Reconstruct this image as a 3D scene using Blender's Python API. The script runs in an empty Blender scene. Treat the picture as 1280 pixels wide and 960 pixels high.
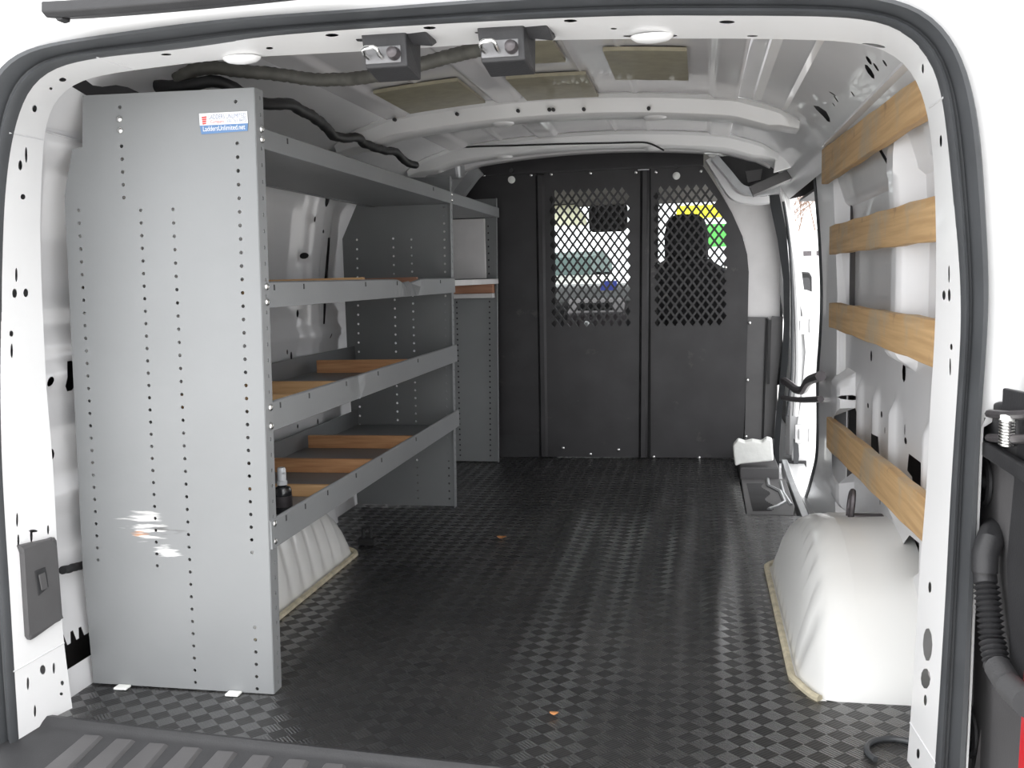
import bpy, bmesh, math, random
from mathutils import Vector, Matrix
from mathutils.geometry import delaunay_2d_cdt
random.seed(7)
S = bpy.context.scene
COL = S.collection
PI = math.pi

# ------------------------------------------------------------------ camera and survey helpers
FPX, CAM_H, VPX, VPY, ROLL = 1230.0, 0.80, 874.0, 341.0, 0.0052
_d = Vector((VPX - 640, 480 - VPY, FPX)).normalized()          # van's long axis seen by the lens
_u = Vector((-ROLL, 1, 0)); _u = (_u - _d * _u.dot(_d)).normalized()
_r = _d.cross(_u)
if _r.x < 0: _r = -_r
RIGHT = Vector((_r.x, _d.x, _u.x)); UP = Vector((_r.y, _d.y, _u.y)); FWD = Vector((_r.z, _d.z, _u.z))
EYE = Vector((0, 0, CAM_H))
def ray(px, py): return RIGHT * ((px - 640) / FPX) + UP * ((480 - py) / FPX) + FWD
def onx(p, v): r = ray(*p); return EYE + r * (v / r.x)
def ony(p, v): r = ray(*p); return EYE + r * (v / r.y)
def onz(p, v): r = ray(*p); return EYE + r * ((v - CAM_H) / r.z)
cam = bpy.data.cameras.new('camera'); co = bpy.data.objects.new('camera', cam); COL.objects.link(co)
cam.sensor_width = 36; cam.lens = FPX / 1280 * 36; cam.clip_start = 0.05; cam.clip_end = 300
co.matrix_world = Matrix(((RIGHT.x, UP.x, -FWD.x, EYE.x), (RIGHT.y, UP.y, -FWD.y, EYE.y), (RIGHT.z, UP.z, -FWD.z, EYE.z), (0, 0, 0, 1)))
S.camera = co

# ------------------------------------------------------------------ materials
def new_mat(name):
    m = bpy.data.materials.new(name); m.use_nodes = True
    nt = m.node_tree; b = nt.nodes['Principled BSDF']
    return m, nt, b
def N(nt, t, **k):
    n = nt.nodes.new(t)
    for a, v in k.items(): setattr(n, a, v)
    return n
def mat(name, col, rough=0.5, metal=0.0, spec=0.5, var=0.0, scale=8.0, bump=0.0, bscale=60.0, coat=0.0, dirt=None, stretch=(1, 1, 1)):
    m, nt, b = new_mat(name)
    b.inputs['Base Color'].default_value = (*col, 1); b.inputs['Roughness'].default_value = rough
    b.inputs['Metallic'].default_value = metal; b.inputs['Specular IOR Level'].default_value = spec
    b.inputs['Coat Weight'].default_value = coat
    tc = N(nt, 'ShaderNodeTexCoord'); mp = N(nt, 'ShaderNodeMapping'); mp.inputs['Scale'].default_value = stretch
    nt.links.new(tc.outputs['Object'], mp.inputs['Vector'])
    if var:
        no = N(nt, 'ShaderNodeTexNoise'); no.inputs['Scale'].default_value = scale; no.inputs['Detail'].default_value = 6
        nt.links.new(mp.outputs[0], no.inputs['Vector'])
        cr = N(nt, 'ShaderNodeValToRGB'); cr.color_ramp.elements[0].position = .3; cr.color_ramp.elements[1].position = .7
        cr.color_ramp.elements[0].color = (*[max(0, c * (1 - var)) for c in col], 1)
        cr.color_ramp.elements[1].color = (*[min(1, c * (1 + var)) for c in col], 1)
        nt.links.new(no.outputs['Fac'], cr.inputs[0]); last = cr.outputs[0]
        if dirt:
            n2 = N(nt, 'ShaderNodeTexNoise'); n2.inputs['Scale'].default_value = dirt[1]; n2.inputs['Detail'].default_value = 8; n2.inputs['Roughness'].default_value = .7
            nt.links.new(mp.outputs[0], n2.inputs['Vector'])
            c2 = N(nt, 'ShaderNodeValToRGB'); c2.color_ramp.elements[0].position = dirt[2]; c2.color_ramp.elements[1].position = dirt[2] + .06
            c2.color_ramp.elements[0].color = (0, 0, 0, 1); c2.color_ramp.elements[1].color = (1, 1, 1, 1)
            nt.links.new(n2.outputs['Fac'], c2.inputs[0])
            mx = N(nt, 'ShaderNodeMixRGB'); nt.links.new(c2.outputs[0], mx.inputs[0]); nt.links.new(last, mx.inputs[1]); mx.inputs[2].default_value = (*dirt[0], 1)
            last = mx.outputs[0]
        nt.links.new(last, b.inputs['Base Color'])
    if bump:
        nb = N(nt, 'ShaderNodeTexNoise'); nb.inputs['Scale'].default_value = bscale; nb.inputs['Detail'].default_value = 3
        nt.links.new(mp.outputs[0], nb.inputs['Vector'])
        bp = N(nt, 'ShaderNodeBump'); bp.inputs['Strength'].default_value = bump; bp.inputs['Distance'].default_value = .004
        nt.links.new(nb.outputs['Fac'], bp.inputs['Height']); nt.links.new(bp.outputs[0], b.inputs['Normal'])
    return m

M = {}
M['white'] = mat('white_paint', (.80, .80, .80), .28, var=.02, scale=3, coat=.3)
M['primer'] = mat('thin_white_paint', (.70, .70, .71), .3, var=.05, scale=4, coat=.3)
M['roof'] = mat('roof_paint', (.66, .65, .66), .22, var=.05, scale=4, bump=.05, bscale=7, coat=.4)
M['arch'] = mat('scuffed_white_paint', (.76, .76, .74), .3, var=.02, scale=3, dirt=((.30, .28, .26), 22, .70), coat=.3)
M['grey'] = mat('grey_powder_coat', (.215, .223, .228), .42, var=.05, scale=5, bump=.04, bscale=180)
M['galv'] = mat('galvanised', (.40, .41, .42), .34, metal=.35, var=.12, scale=14)
M['black_paint'] = mat('black_panel_paint', (.024, .023, .025), .42, var=.3, scale=7, dirt=((.05, .047, .045), 9, .62), bump=.06, bscale=90)
M['dark'] = mat('dark_plastic', (.028, .028, .03), .5, var=.15, scale=20, bump=.1, bscale=300)
M['midplastic'] = mat('grey_plastic', (.085, .083, .085), .5, var=.08, scale=15, bump=.08, bscale=300)
M['rubber'] = mat('rubber', (.055, .058, .062), .42, var=.12, scale=12)
M['cable'] = mat('cable_tape', (.012, .012, .013), .55, var=.2, scale=40)
M['loom'] = mat('loom_tape', (.07, .068, .06), .6, var=.25, scale=40)
M['chrome'] = mat('zinc', (.75, .75, .74), .25, metal=1.0, var=.1, scale=60)
M['steel'] = mat('dark_steel', (.11, .10, .105), .4, metal=.6, var=.2, scale=40)
M['pad'] = mat('foam_pad', (.30, .275, .195), .45, var=.12, scale=30, coat=.15)
M['sealant'] = mat('sealant', (.50, .45, .33), .6, var=.25, scale=40)
M['board_white'] = mat('white_board', (.62, .61, .61), .5, var=.06, scale=10, dirt=((.3, .29, .28), 20, .68))
M['foam'] = mat('white_foam', (.82, .83, .80), .8, var=.04, scale=20, bump=.4, bscale=40)
M['fabric'] = mat('seat_fabric', (.02, .02, .022), .85, var=.2, scale=60)
M['liner'] = mat('headliner', (.30, .29, .27), .9, var=.05, scale=30)
M['cream'] = mat('visor_vinyl', (.72, .68, .50), .7, var=.04, scale=10)
_m, _nt, _b = new_mat('visor_translucent'); _t = N(_nt, 'ShaderNodeBsdfTranslucent'); _t.inputs[0].default_value = (.85, .83, .62, 1); _x = N(_nt, 'ShaderNodeMixShader'); _x.inputs[0].default_value = .75
_b.inputs['Base Color'].default_value = (.75, .72, .55, 1); _nt.links.new(_b.outputs[0], _x.inputs[1]); _nt.links.new(_t.outputs[0], _x.inputs[2]); _nt.links.new(_x.outputs[0], _nt.nodes['Material Output'].inputs[0]); M['cream'] = _m
M['red'] = mat('red_lens', (.62, .02, .03), .25, coat=.5)
M['yellow_wire'] = mat('yellow_wire', (.75, .55, .08), .5)
M['grey_connector'] = mat('connector_plastic', (.30, .28, .29), .5)
M['blue'] = mat('blue_card', (.10, .14, .62), .5)
M['ground'] = mat('concrete', (.74, .73, .71), .9, var=.08, scale=1.5)
M['leaf'] = mat('dry_leaf', (.50, .22, .08), .8, var=.3, scale=90)
M['bark'] = mat('bark', (.22, .15, .115), .9, var=.3, scale=30)
M['roofing'] = mat('green_roofing', (.055, .085, .08), .8, var=.15, scale=4)
M['facade'] = mat('pale_render', (.78, .77, .74), .9, var=.04, scale=2)
M['sign_y'] = mat('yellow_sign', (.85, .74, .02), .6)
M['sign_g'] = mat('green_sign', (.08, .38, .07), .6)
M['paper'] = mat('sticker_paper', (.84, .84, .86), .5)
M['ink_blue'] = mat('sticker_blue', (.11, .22, .42), .5)
M['ink_red'] = mat('sticker_red', (.70, .08, .07), .5)
M['ink_grey'] = mat('sticker_ink', (.20, .24, .34), .5)
M['cavity'] = mat('cavity_shade', (.07, .065, .066), .6, var=.2, scale=10)  # dark tone stands in for the shade inside the closed body cavity
M['zinc_dull'] = mat('dull_zinc', (.21, .21, .215), .45, metal=.4, var=.1, scale=50)
M['glossblack'] = mat('bottle_black', (.02, .02, .022), .2, coat=.5)
M['clearcap'] = mat('clear_cap', (.62, .64, .66), .12, coat=.6)

def wood(name, a, b, rough=.6, knots=.0, axis=(2, 14, 14), rot=(0, 0, 0), wear=None):
    m, nt, p = new_mat(name)
    tc = N(nt, 'ShaderNodeTexCoord'); mp = N(nt, 'ShaderNodeMapping'); mp.inputs['Scale'].default_value = axis; mp.inputs['Rotation'].default_value = rot
    nt.links.new(tc.outputs['Object'], mp.inputs['Vector'])
    w = N(nt, 'ShaderNodeTexNoise'); w.inputs['Scale'].default_value = 4; w.inputs['Detail'].default_value = 9; w.inputs['Distortion'].default_value = .5
    nt.links.new(mp.outputs[0], w.inputs['Vector'])
    cr = N(nt, 'ShaderNodeValToRGB'); cr.color_ramp.elements[0].position = .33; cr.color_ramp.elements[1].position = .68
    cr.color_ramp.elements[0].color = (*a, 1); cr.color_ramp.elements[1].color = (*b, 1)
    nt.links.new(w.outputs['Fac'], cr.inputs[0]); last = cr.outputs[0]
    if wear:
        for col, sc, th in wear:
            n2 = N(nt, 'ShaderNodeTexNoise'); n2.inputs['Scale'].default_value = sc; n2.inputs['Detail'].default_value = 8; n2.inputs['Roughness'].default_value = .65
            nt.links.new(tc.outputs['Object'], n2.inputs['Vector'])
            c2 = N(nt, 'ShaderNodeValToRGB'); c2.color_ramp.elements[0].position = th; c2.color_ramp.elements[1].position = th + .13
            c2.color_ramp.elements[0].color = (0, 0, 0, 1); c2.color_ramp.elements[1].color = (.8, .8, .8, 1)
            nt.links.new(n2.outputs['Fac'], c2.inputs[0])
            mx = N(nt, 'ShaderNodeMixRGB'); nt.links.new(c2.outputs[0], mx.inputs[0]); nt.links.new(last, mx.inputs[1]); mx.inputs[2].default_value = (*col, 1); last = mx.outputs[0]
    nt.links.new(last, p.inputs['Base Color']); p.inputs['Roughness'].default_value = rough
    bp = N(nt, 'ShaderNodeBump'); bp.inputs['Strength'].default_value = .15; bp.inputs['Distance'].default_value = .002
    nt.links.new(w.outputs['Fac'], bp.inputs['Height']); nt.links.new(bp.outputs[0], p.inputs['Normal'])
    return m
M['plank'] = wood('weathered_plank', (.44, .275, .13), (.60, .40, .20), .6, axis=(16, .7, 22), wear=[((.40, .34, .25), 4, .50), ((.12, .09, .07), 11, .615)])
M['divider'] = wood('divider_wood', (.52, .25, .11), (.72, .40, .20), .6, axis=(1.6, 10, 22))
M['divider_tan'] = wood('divider_tan', (.64, .37, .17), (.78, .50, .26), .6, axis=(1.6, 10, 22))
M['divider_dark'] = wood('divider_dark', (.30, .14, .085), (.44, .23, .14), .6, axis=(1.6, 10, 22))

def mat_floor():
    m, nt, b = new_mat('chequer_mat')
    tc = N(nt, 'ShaderNodeTexCoord')
    mp = N(nt, 'ShaderNodeMapping'); mp.inputs['Rotation'].default_value = (0, 0, PI / 4)
    nt.links.new(tc.outputs['Object'], mp.inputs['Vector'])
    ck = N(nt, 'ShaderNodeTexChecker'); ck.inputs['Scale'].default_value = 1 / .030
    ck.inputs['Color1'].default_value = (1, 1, 1, 1); ck.inputs['Color2'].default_value = (0, 0, 0, 1)
    off = N(nt, 'ShaderNodeVectorMath', operation='ADD'); off.inputs[1].default_value = (0, 0, .015)
    nt.links.new(mp.outputs[0], off.inputs[0])
    nt.links.new(off.outputs[0], ck.inputs['Vector'])
    sp = N(nt, 'ShaderNodeSeparateXYZ'); nt.links.new(mp.outputs[0], sp.inputs[0])
    def ridge(sock):
        a = N(nt, 'ShaderNodeMath', operation='MULTIPLY'); a.inputs[1].default_value = 2 * PI / .006; nt.links.new(sock, a.inputs[0])
        s = N(nt, 'ShaderNodeMath', operation='SINE'); nt.links.new(a.outputs[0], s.inputs[0]); return s.outputs[0]
    mx = N(nt, 'ShaderNodeMix'); nt.links.new(ck.outputs['Fac'], mx.inputs[0]); nt.links.new(ridge(sp.outputs[0]), mx.inputs[2]); nt.links.new(ridge(sp.outputs[1]), mx.inputs[3])
    ht = N(nt, 'ShaderNodeMath', operation='MULTIPLY_ADD'); ht.inputs[1].default_value = 2.2; nt.links.new(ck.outputs['Fac'], ht.inputs[0]); nt.links.new(mx.outputs[0], ht.inputs[2])
    bp = N(nt, 'ShaderNodeBump'); bp.inputs['Strength'].default_value = .22; bp.inputs['Distance'].default_value = .0012
    nt.links.new(ht.outputs[0], bp.inputs['Height']); nt.links.new(bp.outputs[0], b.inputs['Normal'])
    no = N(nt, 'ShaderNodeTexNoise'); no.inputs['Scale'].default_value = 3.2; no.inputs['Detail'].default_value = 8
    nt.links.new(tc.outputs['Object'], no.inputs['Vector'])
    cr = N(nt, 'ShaderNodeValToRGB'); cr.color_ramp.elements[0].position = .35; cr.color_ramp.elements[1].position = .75
    cr.color_ramp.elements[0].color = (.010, .010, .0105, 1); cr.color_ramp.elements[1].color = (.024, .0235, .023, 1)
    nt.links.new(no.outputs['Fac'], cr.inputs[0])
    wn = N(nt, 'ShaderNodeTexNoise'); wn.inputs['Scale'].default_value = 1.9; wn.inputs['Detail'].default_value = 4
    nt.links.new(tc.outputs['Object'], wn.inputs['Vector'])
    wr = N(nt, 'ShaderNodeMapRange'); wr.inputs['From Min'].default_value = .40; wr.inputs['From Max'].default_value = .60; wr.inputs['To Min'].default_value = .12; wr.inputs['To Max'].default_value = 1.0
    nt.links.new(wn.outputs['Fac'], wr.inputs['Value'])
    # ridge sheen painted in as lighter cells, patchy where the tread is worn
    m2 = N(nt, 'ShaderNodeMixRGB'); m2.blend_type = 'ADD'
    f = N(nt, 'ShaderNodeMath', operation='MULTIPLY'); nt.links.new(wr.outputs[0], f.inputs[1]); nt.links.new(ck.outputs['Fac'], f.inputs[0])
    nt.links.new(f.outputs[0], m2.inputs[0]); nt.links.new(cr.outputs[0], m2.inputs[1]); m2.inputs[2].default_value = (.012, .012, .0124, 1)
    # scattered pale specks and scuffs
    n3 = N(nt, 'ShaderNodeTexNoise'); n3.inputs['Scale'].default_value = 26; n3.inputs['Detail'].default_value = 10; n3.inputs['Roughness'].default_value = .75
    nt.links.new(tc.outputs['Object'], n3.inputs['Vector'])
    c3 = N(nt, 'ShaderNodeValToRGB'); c3.color_ramp.elements[0].position = .70; c3.color_ramp.elements[1].position = .75
    nt.links.new(n3.outputs['Fac'], c3.inputs[0])
    m3 = N(nt, 'ShaderNodeMixRGB'); nt.links.new(c3.outputs[0], m3.inputs[0]); nt.links.new(m2.outputs[0], m3.inputs[1]); m3.inputs[2].default_value = (.17, .165, .16, 1)
    nt.links.new(m3.outputs[0], b.inputs['Base Color'])
    rr = N(nt, 'ShaderNodeMapRange'); rr.inputs['To Min'].default_value = .42; rr.inputs['To Max'].default_value = .26
    nt.links.new(ck.outputs['Fac'], rr.inputs['Value']); nt.links.new(rr.outputs[0], b.inputs['Roughness'])
    sr = N(nt, 'ShaderNodeMapRange'); sr.inputs['To Min'].default_value = .35; sr.inputs['To Max'].default_value = 1.0; b.inputs['IOR'].default_value = 1.9
    nt.links.new(ck.outputs['Fac'], sr.inputs['Value']); nt.links.new(sr.outputs[0], b.inputs['Specular IOR Level'])
    return m
M['floor'] = mat_floor()

def mat_panel():
    # grey powder coat with a band of scrape marks across it
    m = mat('grey_powder_coat_scraped', (.225, .232, .236), .40, var=.04, scale=4, bump=.03, bscale=160)
    nt = m.node_tree; b = nt.nodes['Principled BSDF']
    src = b.inputs['Base Color'].links[0].from_socket
    tc = N(nt, 'ShaderNodeTexCoord'); sp = N(nt, 'ShaderNodeSeparateXYZ'); nt.links.new(tc.outputs['Object'], sp.inputs[0])
    last = src
    for k, (zc, zw, xc, xw, col, th, sc) in enumerate([(.335, .05, -1.085, .10, (.72, .71, .70), .60, 1.0), (.315, .018, -1.09, .045, (.50, .24, .12), .66, 1.4), (.325, .022, -1.04, .12, (.12, .12, .12), .66, .8), (.283, .02, -1.03, .05, (.66, .66, .66), .58, 1.1)]):
        mp = N(nt, 'ShaderNodeMapping'); mp.inputs['Scale'].default_value = (9 * sc, 1, 95 * sc); mp.inputs['Rotation'].default_value = (0, .10 - .05 * k, 0); mp.inputs['Location'].default_value = (k * 3.1, 0, k)
        nt.links.new(tc.outputs['Object'], mp.inputs['Vector'])
        no = N(nt, 'ShaderNodeTexNoise'); no.inputs['Scale'].default_value = 1.4; no.inputs['Detail'].default_value = 7; nt.links.new(mp.outputs[0], no.inputs['Vector'])
        def band(sock, c, w):
            s = N(nt, 'ShaderNodeMath', operation='SUBTRACT'); s.inputs[1].default_value = c; nt.links.new(sock, s.inputs[0])
            a = N(nt, 'ShaderNodeMath', operation='ABSOLUTE'); nt.links.new(s.outputs[0], a.inputs[0])
            r = N(nt, 'ShaderNodeMapRange'); r.inputs['From Min'].default_value = 0; r.inputs['From Max'].default_value = w; r.inputs['To Min'].default_value = 1; r.inputs['To Max'].default_value = 0
            nt.links.new(a.outputs[0], r.inputs['Value']); return r.outputs[0]
        pr = N(nt, 'ShaderNodeMath', operation='MULTIPLY'); nt.links.new(band(sp.outputs[2], zc, zw), pr.inputs[0]); nt.links.new(band(sp.outputs[0], xc, xw), pr.inputs[1])
        sq = N(nt, 'ShaderNodeMath', operation='POWER'); sq.inputs[1].default_value = .35; nt.links.new(pr.outputs[0], sq.inputs[0])
        pm = N(nt, 'ShaderNodeMath', operation='MULTIPLY'); nt.links.new(sq.outputs[0], pm.inputs[0]); nt.links.new(no.outputs['Fac'], pm.inputs[1])
        cr = N(nt, 'ShaderNodeValToRGB'); cr.color_ramp.elements[0].position = th - .20; cr.color_ramp.elements[1].position = th - .10
        nt.links.new(pm.outputs[0], cr.inputs[0])
        mx = N(nt, 'ShaderNodeMixRGB'); nt.links.new(cr.outputs[0], mx.inputs[0]); nt.links.new(last, mx.inputs[1]); mx.inputs[2].default_value = (*col, 1); last = mx.outputs[0]
    nt.links.new(last, b.inputs['Base Color'])
    return m
M['panel'] = mat_panel()

def mat_glass():
    m, nt, b = new_mat('clear_glass'); out = nt.nodes['Material Output']
    t = N(nt, 'ShaderNodeBsdfTransparent'); t.inputs[0].default_value = (.94, .97, .96, 1)
    g = N(nt, 'ShaderNodeBsdfGlossy'); g.inputs['Roughness'].default_value = .02
    mx = N(nt, 'ShaderNodeMixShader'); mx.inputs[0].default_value = .06; nt.links.new(t.outputs[0], mx.inputs[1]); nt.links.new(g.outputs[0], mx.inputs[2])
    nt.links.new(mx.outputs[0], out.inputs[0]); return m
M['glass'] = mat_glass()

# ------------------------------------------------------------------ mesh helpers
WL = {}                                                        # where each object's own origin stands
class MB:
    def __init__(s): s.v = []; s.f = []
    def add(s, vs, fs):
        b = len(s.v); s.v += [Vector(v) for v in vs]; s.f += [tuple(b + i for i in f) for f in fs]; return s
    def box(s, c, d, R=None):
        c = Vector(c); h = Vector(d) / 2; R = R or Matrix.Identity(3)
        vs = [c + R @ Vector((x * h.x, y * h.y, z * h.z)) for x in (-1, 1) for y in (-1, 1) for z in (-1, 1)]
        return s.add(vs, [(0, 1, 3, 2), (4, 6, 7, 5), (0, 4, 5, 1), (2, 3, 7, 6), (0, 2, 6, 4), (1, 5, 7, 3)])
    def span(s, a, b):
        a = Vector(a); b = Vector(b); return s.box((a + b) / 2, [abs(x) for x in (b - a)])
    def loft(s, rings, closed=True, cap=True, loop=False):
        n = len(rings[0]); b = len(s.v)
        for r in rings: s.v += [Vector(p) for p in r]
        m = len(rings)
        for i in range(m if loop else m - 1):
            j = (i + 1) % m
            for k in range(n if closed else n - 1):
                l = (k + 1) % n
                s.f.append((b + i * n + k, b + i * n + l, b + j * n + l, b + j * n + k))
        if cap and closed and not loop:
            s.f.append(tuple(b + k for k in range(n))[::-1]); s.f.append(tuple(b + (m - 1) * n + k for k in range(n)))
        return s
    def tube(s, pts, r, n=10, cap=True, radii=None, loop=False):
        pts = [Vector(p) for p in pts]; rings = []; up = None
        for i, p in enumerate(pts):
            a = pts[(i - 1) % len(pts)] if (i or loop) else p; c = pts[(i + 1) % len(pts)] if (i < len(pts) - 1 or loop) else p
            t = (c - a).normalized()
            if up is None: up = t.orthogonal().normalized()
            up = (up - t * up.dot(t)).normalized(); w = t.cross(up); rr = radii[i] if radii else r
            rings.append([p + (up * math.cos(2 * PI * k / n) + w * math.sin(2 * PI * k / n)) * rr for k in range(n)])
        return s.loft(rings, cap=cap, loop=loop)
    def lathe(s, prof, c=(0, 0, 0), axis='z', n=20, R=None):
        c = Vector(c); R = R or (Matrix.Identity(3) if axis == 'z' else Matrix.Rotation(PI / 2, 3, 'X') if axis == 'y' else Matrix.Rotation(PI / 2, 3, 'Y'))
        return s.loft([[c + R @ Vector((r * math.cos(2 * PI * k / n), r * math.sin(2 * PI * k / n), z)) for k in range(n)] for r, z in prof])
    def build(s, name, m, parent=None, smooth=False, bevel=0, solid=0, seg=2, sub=0, soff=-1, origin=None):
        me = bpy.data.meshes.new(name); o = Vector(origin) if origin else None
        me.from_pydata([(v - o if o else v) for v in s.v], [], s.f); me.validate(); me.update()
        bm = bmesh.new(); bm.from_mesh(me)
        if not solid: bmesh.ops.recalc_face_normals(bm, faces=bm.faces)
        bm.to_mesh(me); bm.free()
        ob = bpy.data.objects.new(name, me); COL.objects.link(ob); me.materials.append(M[m] if isinstance(m, str) else m)
        if o: ob.location = o
        WL[ob.name] = o or Vector((0, 0, 0))
        if parent: ob.parent = parent; ob.matrix_parent_inverse = Matrix.Translation(-WL[parent.name])
        if smooth:
            for p in me.polygons: p.use_smooth = True
        if solid:
            md = ob.modifiers.new('solid', 'SOLIDIFY'); md.thickness = solid; md.offset = soff
        if bevel:
            md = ob.modifiers.new('bevel', 'BEVEL'); md.width = bevel; md.segments = seg; md.limit_method = 'ANGLE'; md.angle_limit = .6
        if sub:
            md = ob.modifiers.new('sub', 'SUBSURF'); md.levels = sub; md.render_levels = sub
        if smooth and not sub:
            md = ob.modifiers.new('smooth_angle', 'EDGE_SPLIT'); md.split_angle = .7
        return ob

def tag(o, label=None, cat=None, group=None, kind=None):
    if label: o['label'] = label
    if cat: o['category'] = cat
    if group: o['group'] = group
    if kind: o['kind'] = kind
    return o
def thing(name, label, cat, loc=(0, 0, 0), group=None):
    o = bpy.data.objects.new(name, None); COL.objects.link(o); o.location = loc; o.empty_display_size = .05; WL[o.name] = Vector(loc)
    return tag(o, label, cat, group)
def struct(o): o['kind'] = 'structure'; return o

def inside(p, poly):
    x, y = p; c = False; n = len(poly); j = n - 1
    for i in range(n):
        xi, yi = poly[i]; xj, yj = poly[j]
        if (yi > y) != (yj > y) and x < (xj - xi) * (y - yi) / (yj - yi) + xi: c = not c
        j = i
    return c
def sheet(mb, outline, holes, fmap, step=None):
    """a flat or curved sheet with real holes: triangulate in 2-D, then map to 3-D"""
    vs = [Vector(p) for p in outline]; es = [(i, (i + 1) % len(outline)) for i in range(len(outline))]
    for h in holes:
        b = len(vs); vs += [Vector(p) for p in h]; es += [(b + i, b + (i + 1) % len(h)) for i in range(len(h))]
    if step:
        x0 = min(p[0] for p in outline); x1 = max(p[0] for p in outline); y0 = min(p[1] for p in outline); y1 = max(p[1] for p in outline)
        nx = max(2, int((x1 - x0) / step[0])); ny = max(2, int((y1 - y0) / step[1]))
        for i in range(1, nx):
            for j in range(1, ny):
                p = (x0 + (x1 - x0) * i / nx, y0 + (y1 - y0) * j / ny)
                if inside(p, outline) and not any(inside(p, h) for h in holes): vs.append(Vector(p))
    V, _, F, *_r = delaunay_2d_cdt(vs, es, [], 0, 1e-6)
    bb = [(min(p[0] for p in h), max(p[0] for p in h), min(p[1] for p in h), max(p[1] for p in h), h) for h in holes]
    fs = []
    for f in F:
        c = sum((V[i] for i in f), Vector((0, 0))) / len(f); c = (c.x, c.y)
        if not inside(c, outline): continue
        if any(a <= c[0] <= b and d <= c[1] <= e and inside(c, h) for a, b, d, e, h in bb): continue
        fs.append(f)
    return mb.add([fmap(v.x, v.y) for v in V], fs)
def ell(cx, cy, rx, ry, n=10, rot=0):
    return [(cx + rx * math.cos(t) * math.cos(rot) - ry * math.sin(t) * math.sin(rot), cy + rx * math.cos(t) * math.sin(rot) + ry * math.sin(t) * math.cos(rot)) for t in (2 * PI * k / n for k in range(n))]
def resample(pts, n):
    pts = [Vector(p) for p in pts]; L = [0]
    for a, b in zip(pts, pts[1:]): L.append(L[-1] + (b - a).length)
    out = []; k = 0
    for i in range(n):
        d = L[-1] * i / (n - 1)
        while k < len(pts) - 2 and L[k + 1] < d: k += 1
        t = (d - L[k]) / max(1e-9, L[k + 1] - L[k]); out.append(pts[k].lerp(pts[k + 1], min(1, max(0, t))))
    return out
def soften(pts, it=3):
    for _ in range(it): pts = [pts[0]] + [(pts[i - 1] + pts[i] * 2 + pts[i + 1]) / 4 for i in range(1, len(pts) - 1)] + [pts[-1]]
    return pts
def smoothpath(pts, n, it=3): return soften(resample(pts, n), it)
def interp(tab, z):
    if z <= tab[0][0]: return tab[0][1]
    for (a, b), (c, d) in zip(tab, tab[1:]):
        if z <= c: return b + (d - b) * (z - a) / (c - a)
    return tab[-1][1]

# ------------------------------------------------------------------ van shell dimensions
MID = -0.41
PROF = [(0, .81), (.3, .845), (.62, .845), (.85, .832), (1.0, .81), (1.1, .785), (1.2, .72), (1.26, .63), (1.295, .52)]   # half width at height
def hw(z): return interp(PROF, z)
Y_IN, Y_SEAL, Y_PART = 1.62, 1.50, 4.27
def roof_z(x): return 1.295 + .035 * max(0, 1 - ((x - MID) / .53) ** 2)

# ---- floor mat with lengthwise ripples
RIP = [(-.66, .06, .005), (-.52, .05, .006), (-.40, .055, .008), (-.27, .045, .010), (-.155, .05, .013), (-.05, .04, .009), (.045, .045, .012), (.13, .03, .006), (-.85, .06, .004)]
def floor_z(x, y):
    z = 0
    env = min(1, max(0, (y - 1.75) / .45)) * min(1, max(0, (4.25 - y) / .9))
    for xc, w, a in RIP:
        xx = x - xc - .018 * math.sin(y * 2.3 + xc * 9) - (y - 2.2) * .012 * math.sin(xc * 40)
        z += .7 * a * math.exp(-(xx / w) ** 2 * 2.2) * (0.75 + .35 * math.sin(y * 3.1 + xc * 20))
    return z * env
f = MB(); nx, ny = 150, 170
def rear_y(x): return 1.563 - .078 * (x + 1.1) + .02 * max(0, -.95 - x)
gx = [-1.235 + 1.62 * i / nx for i in range(nx + 1)]
for i, x in enumerate(gx):
    for j in range(ny + 1):
        y = rear_y(x) + (4.40 - rear_y(x)) * j / ny
        f.v.append(Vector((x, y, floor_z(x, y))))
for i in range(nx):
    for j in range(ny):
        xm = (gx[i] + gx[i + 1]) / 2; ym = f.v[i * (ny + 1) + j].y
        if xm > .152 and 3.27 < ym: continue
        a = i * (ny + 1) + j; f.f.append((a, a + ny + 1, a + ny + 2, a + 1))
struct(f.build('floor', 'floor', smooth=True))
# van body underneath the mat
ub = MB(); ub.span((-1.26, 1.36, -.10), (.44, 4.45, -.03)); struct(ub.build('trim_1', 'white'))

# ---- roof, side walls
def ceil_fn(u, v):
    x, y = u, v; z = roof_z(x)
    for xc, w in ((-.90, .045), (-.555, .045), (-.20, .0), (.075, .045)):
        if w:
            d = abs(x - xc); z -= .010 * max(0, min(1, (w - d) / .012)) if d < w else 0
    for xc in (-.73, -.30, .0 - .18, .175):
        d = abs(x - xc); z -= .005 * max(0, 1 - d / .012)
    return Vector((x, y, z))
c = MB(); xs = []
x = -.93
while x < .1101: xs.append(x); x += .0065
ys = [1.50 + i * .15 for i in range(21)]
c.loft([[ceil_fn(x, y) for x in xs] for y in ys], closed=False)
struct(c.build('ceiling', 'roof', smooth=True, solid=.004, soff=1))

def cap_(mb, sgn):
    zz = [0, .3, .62, .85, 1.0, 1.1, 1.2, 1.26, 1.295]
    for y in (1.53, 4.38):
        if y > 4: zz = zz[5:]
        mb.loft([[Vector((MID + sgn * (hw(z) + .004), y, z)), Vector((MID + sgn * .93, y, z + .03))] for z in zz], closed=False)
def side_pt(sgn, y, z, off=0): return Vector((MID + sgn * (hw(z) + off), y, z))
zs_up = [1.295, 1.28, 1.26, 1.235, 1.2, 1.17, 1.14, 1.1]
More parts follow.
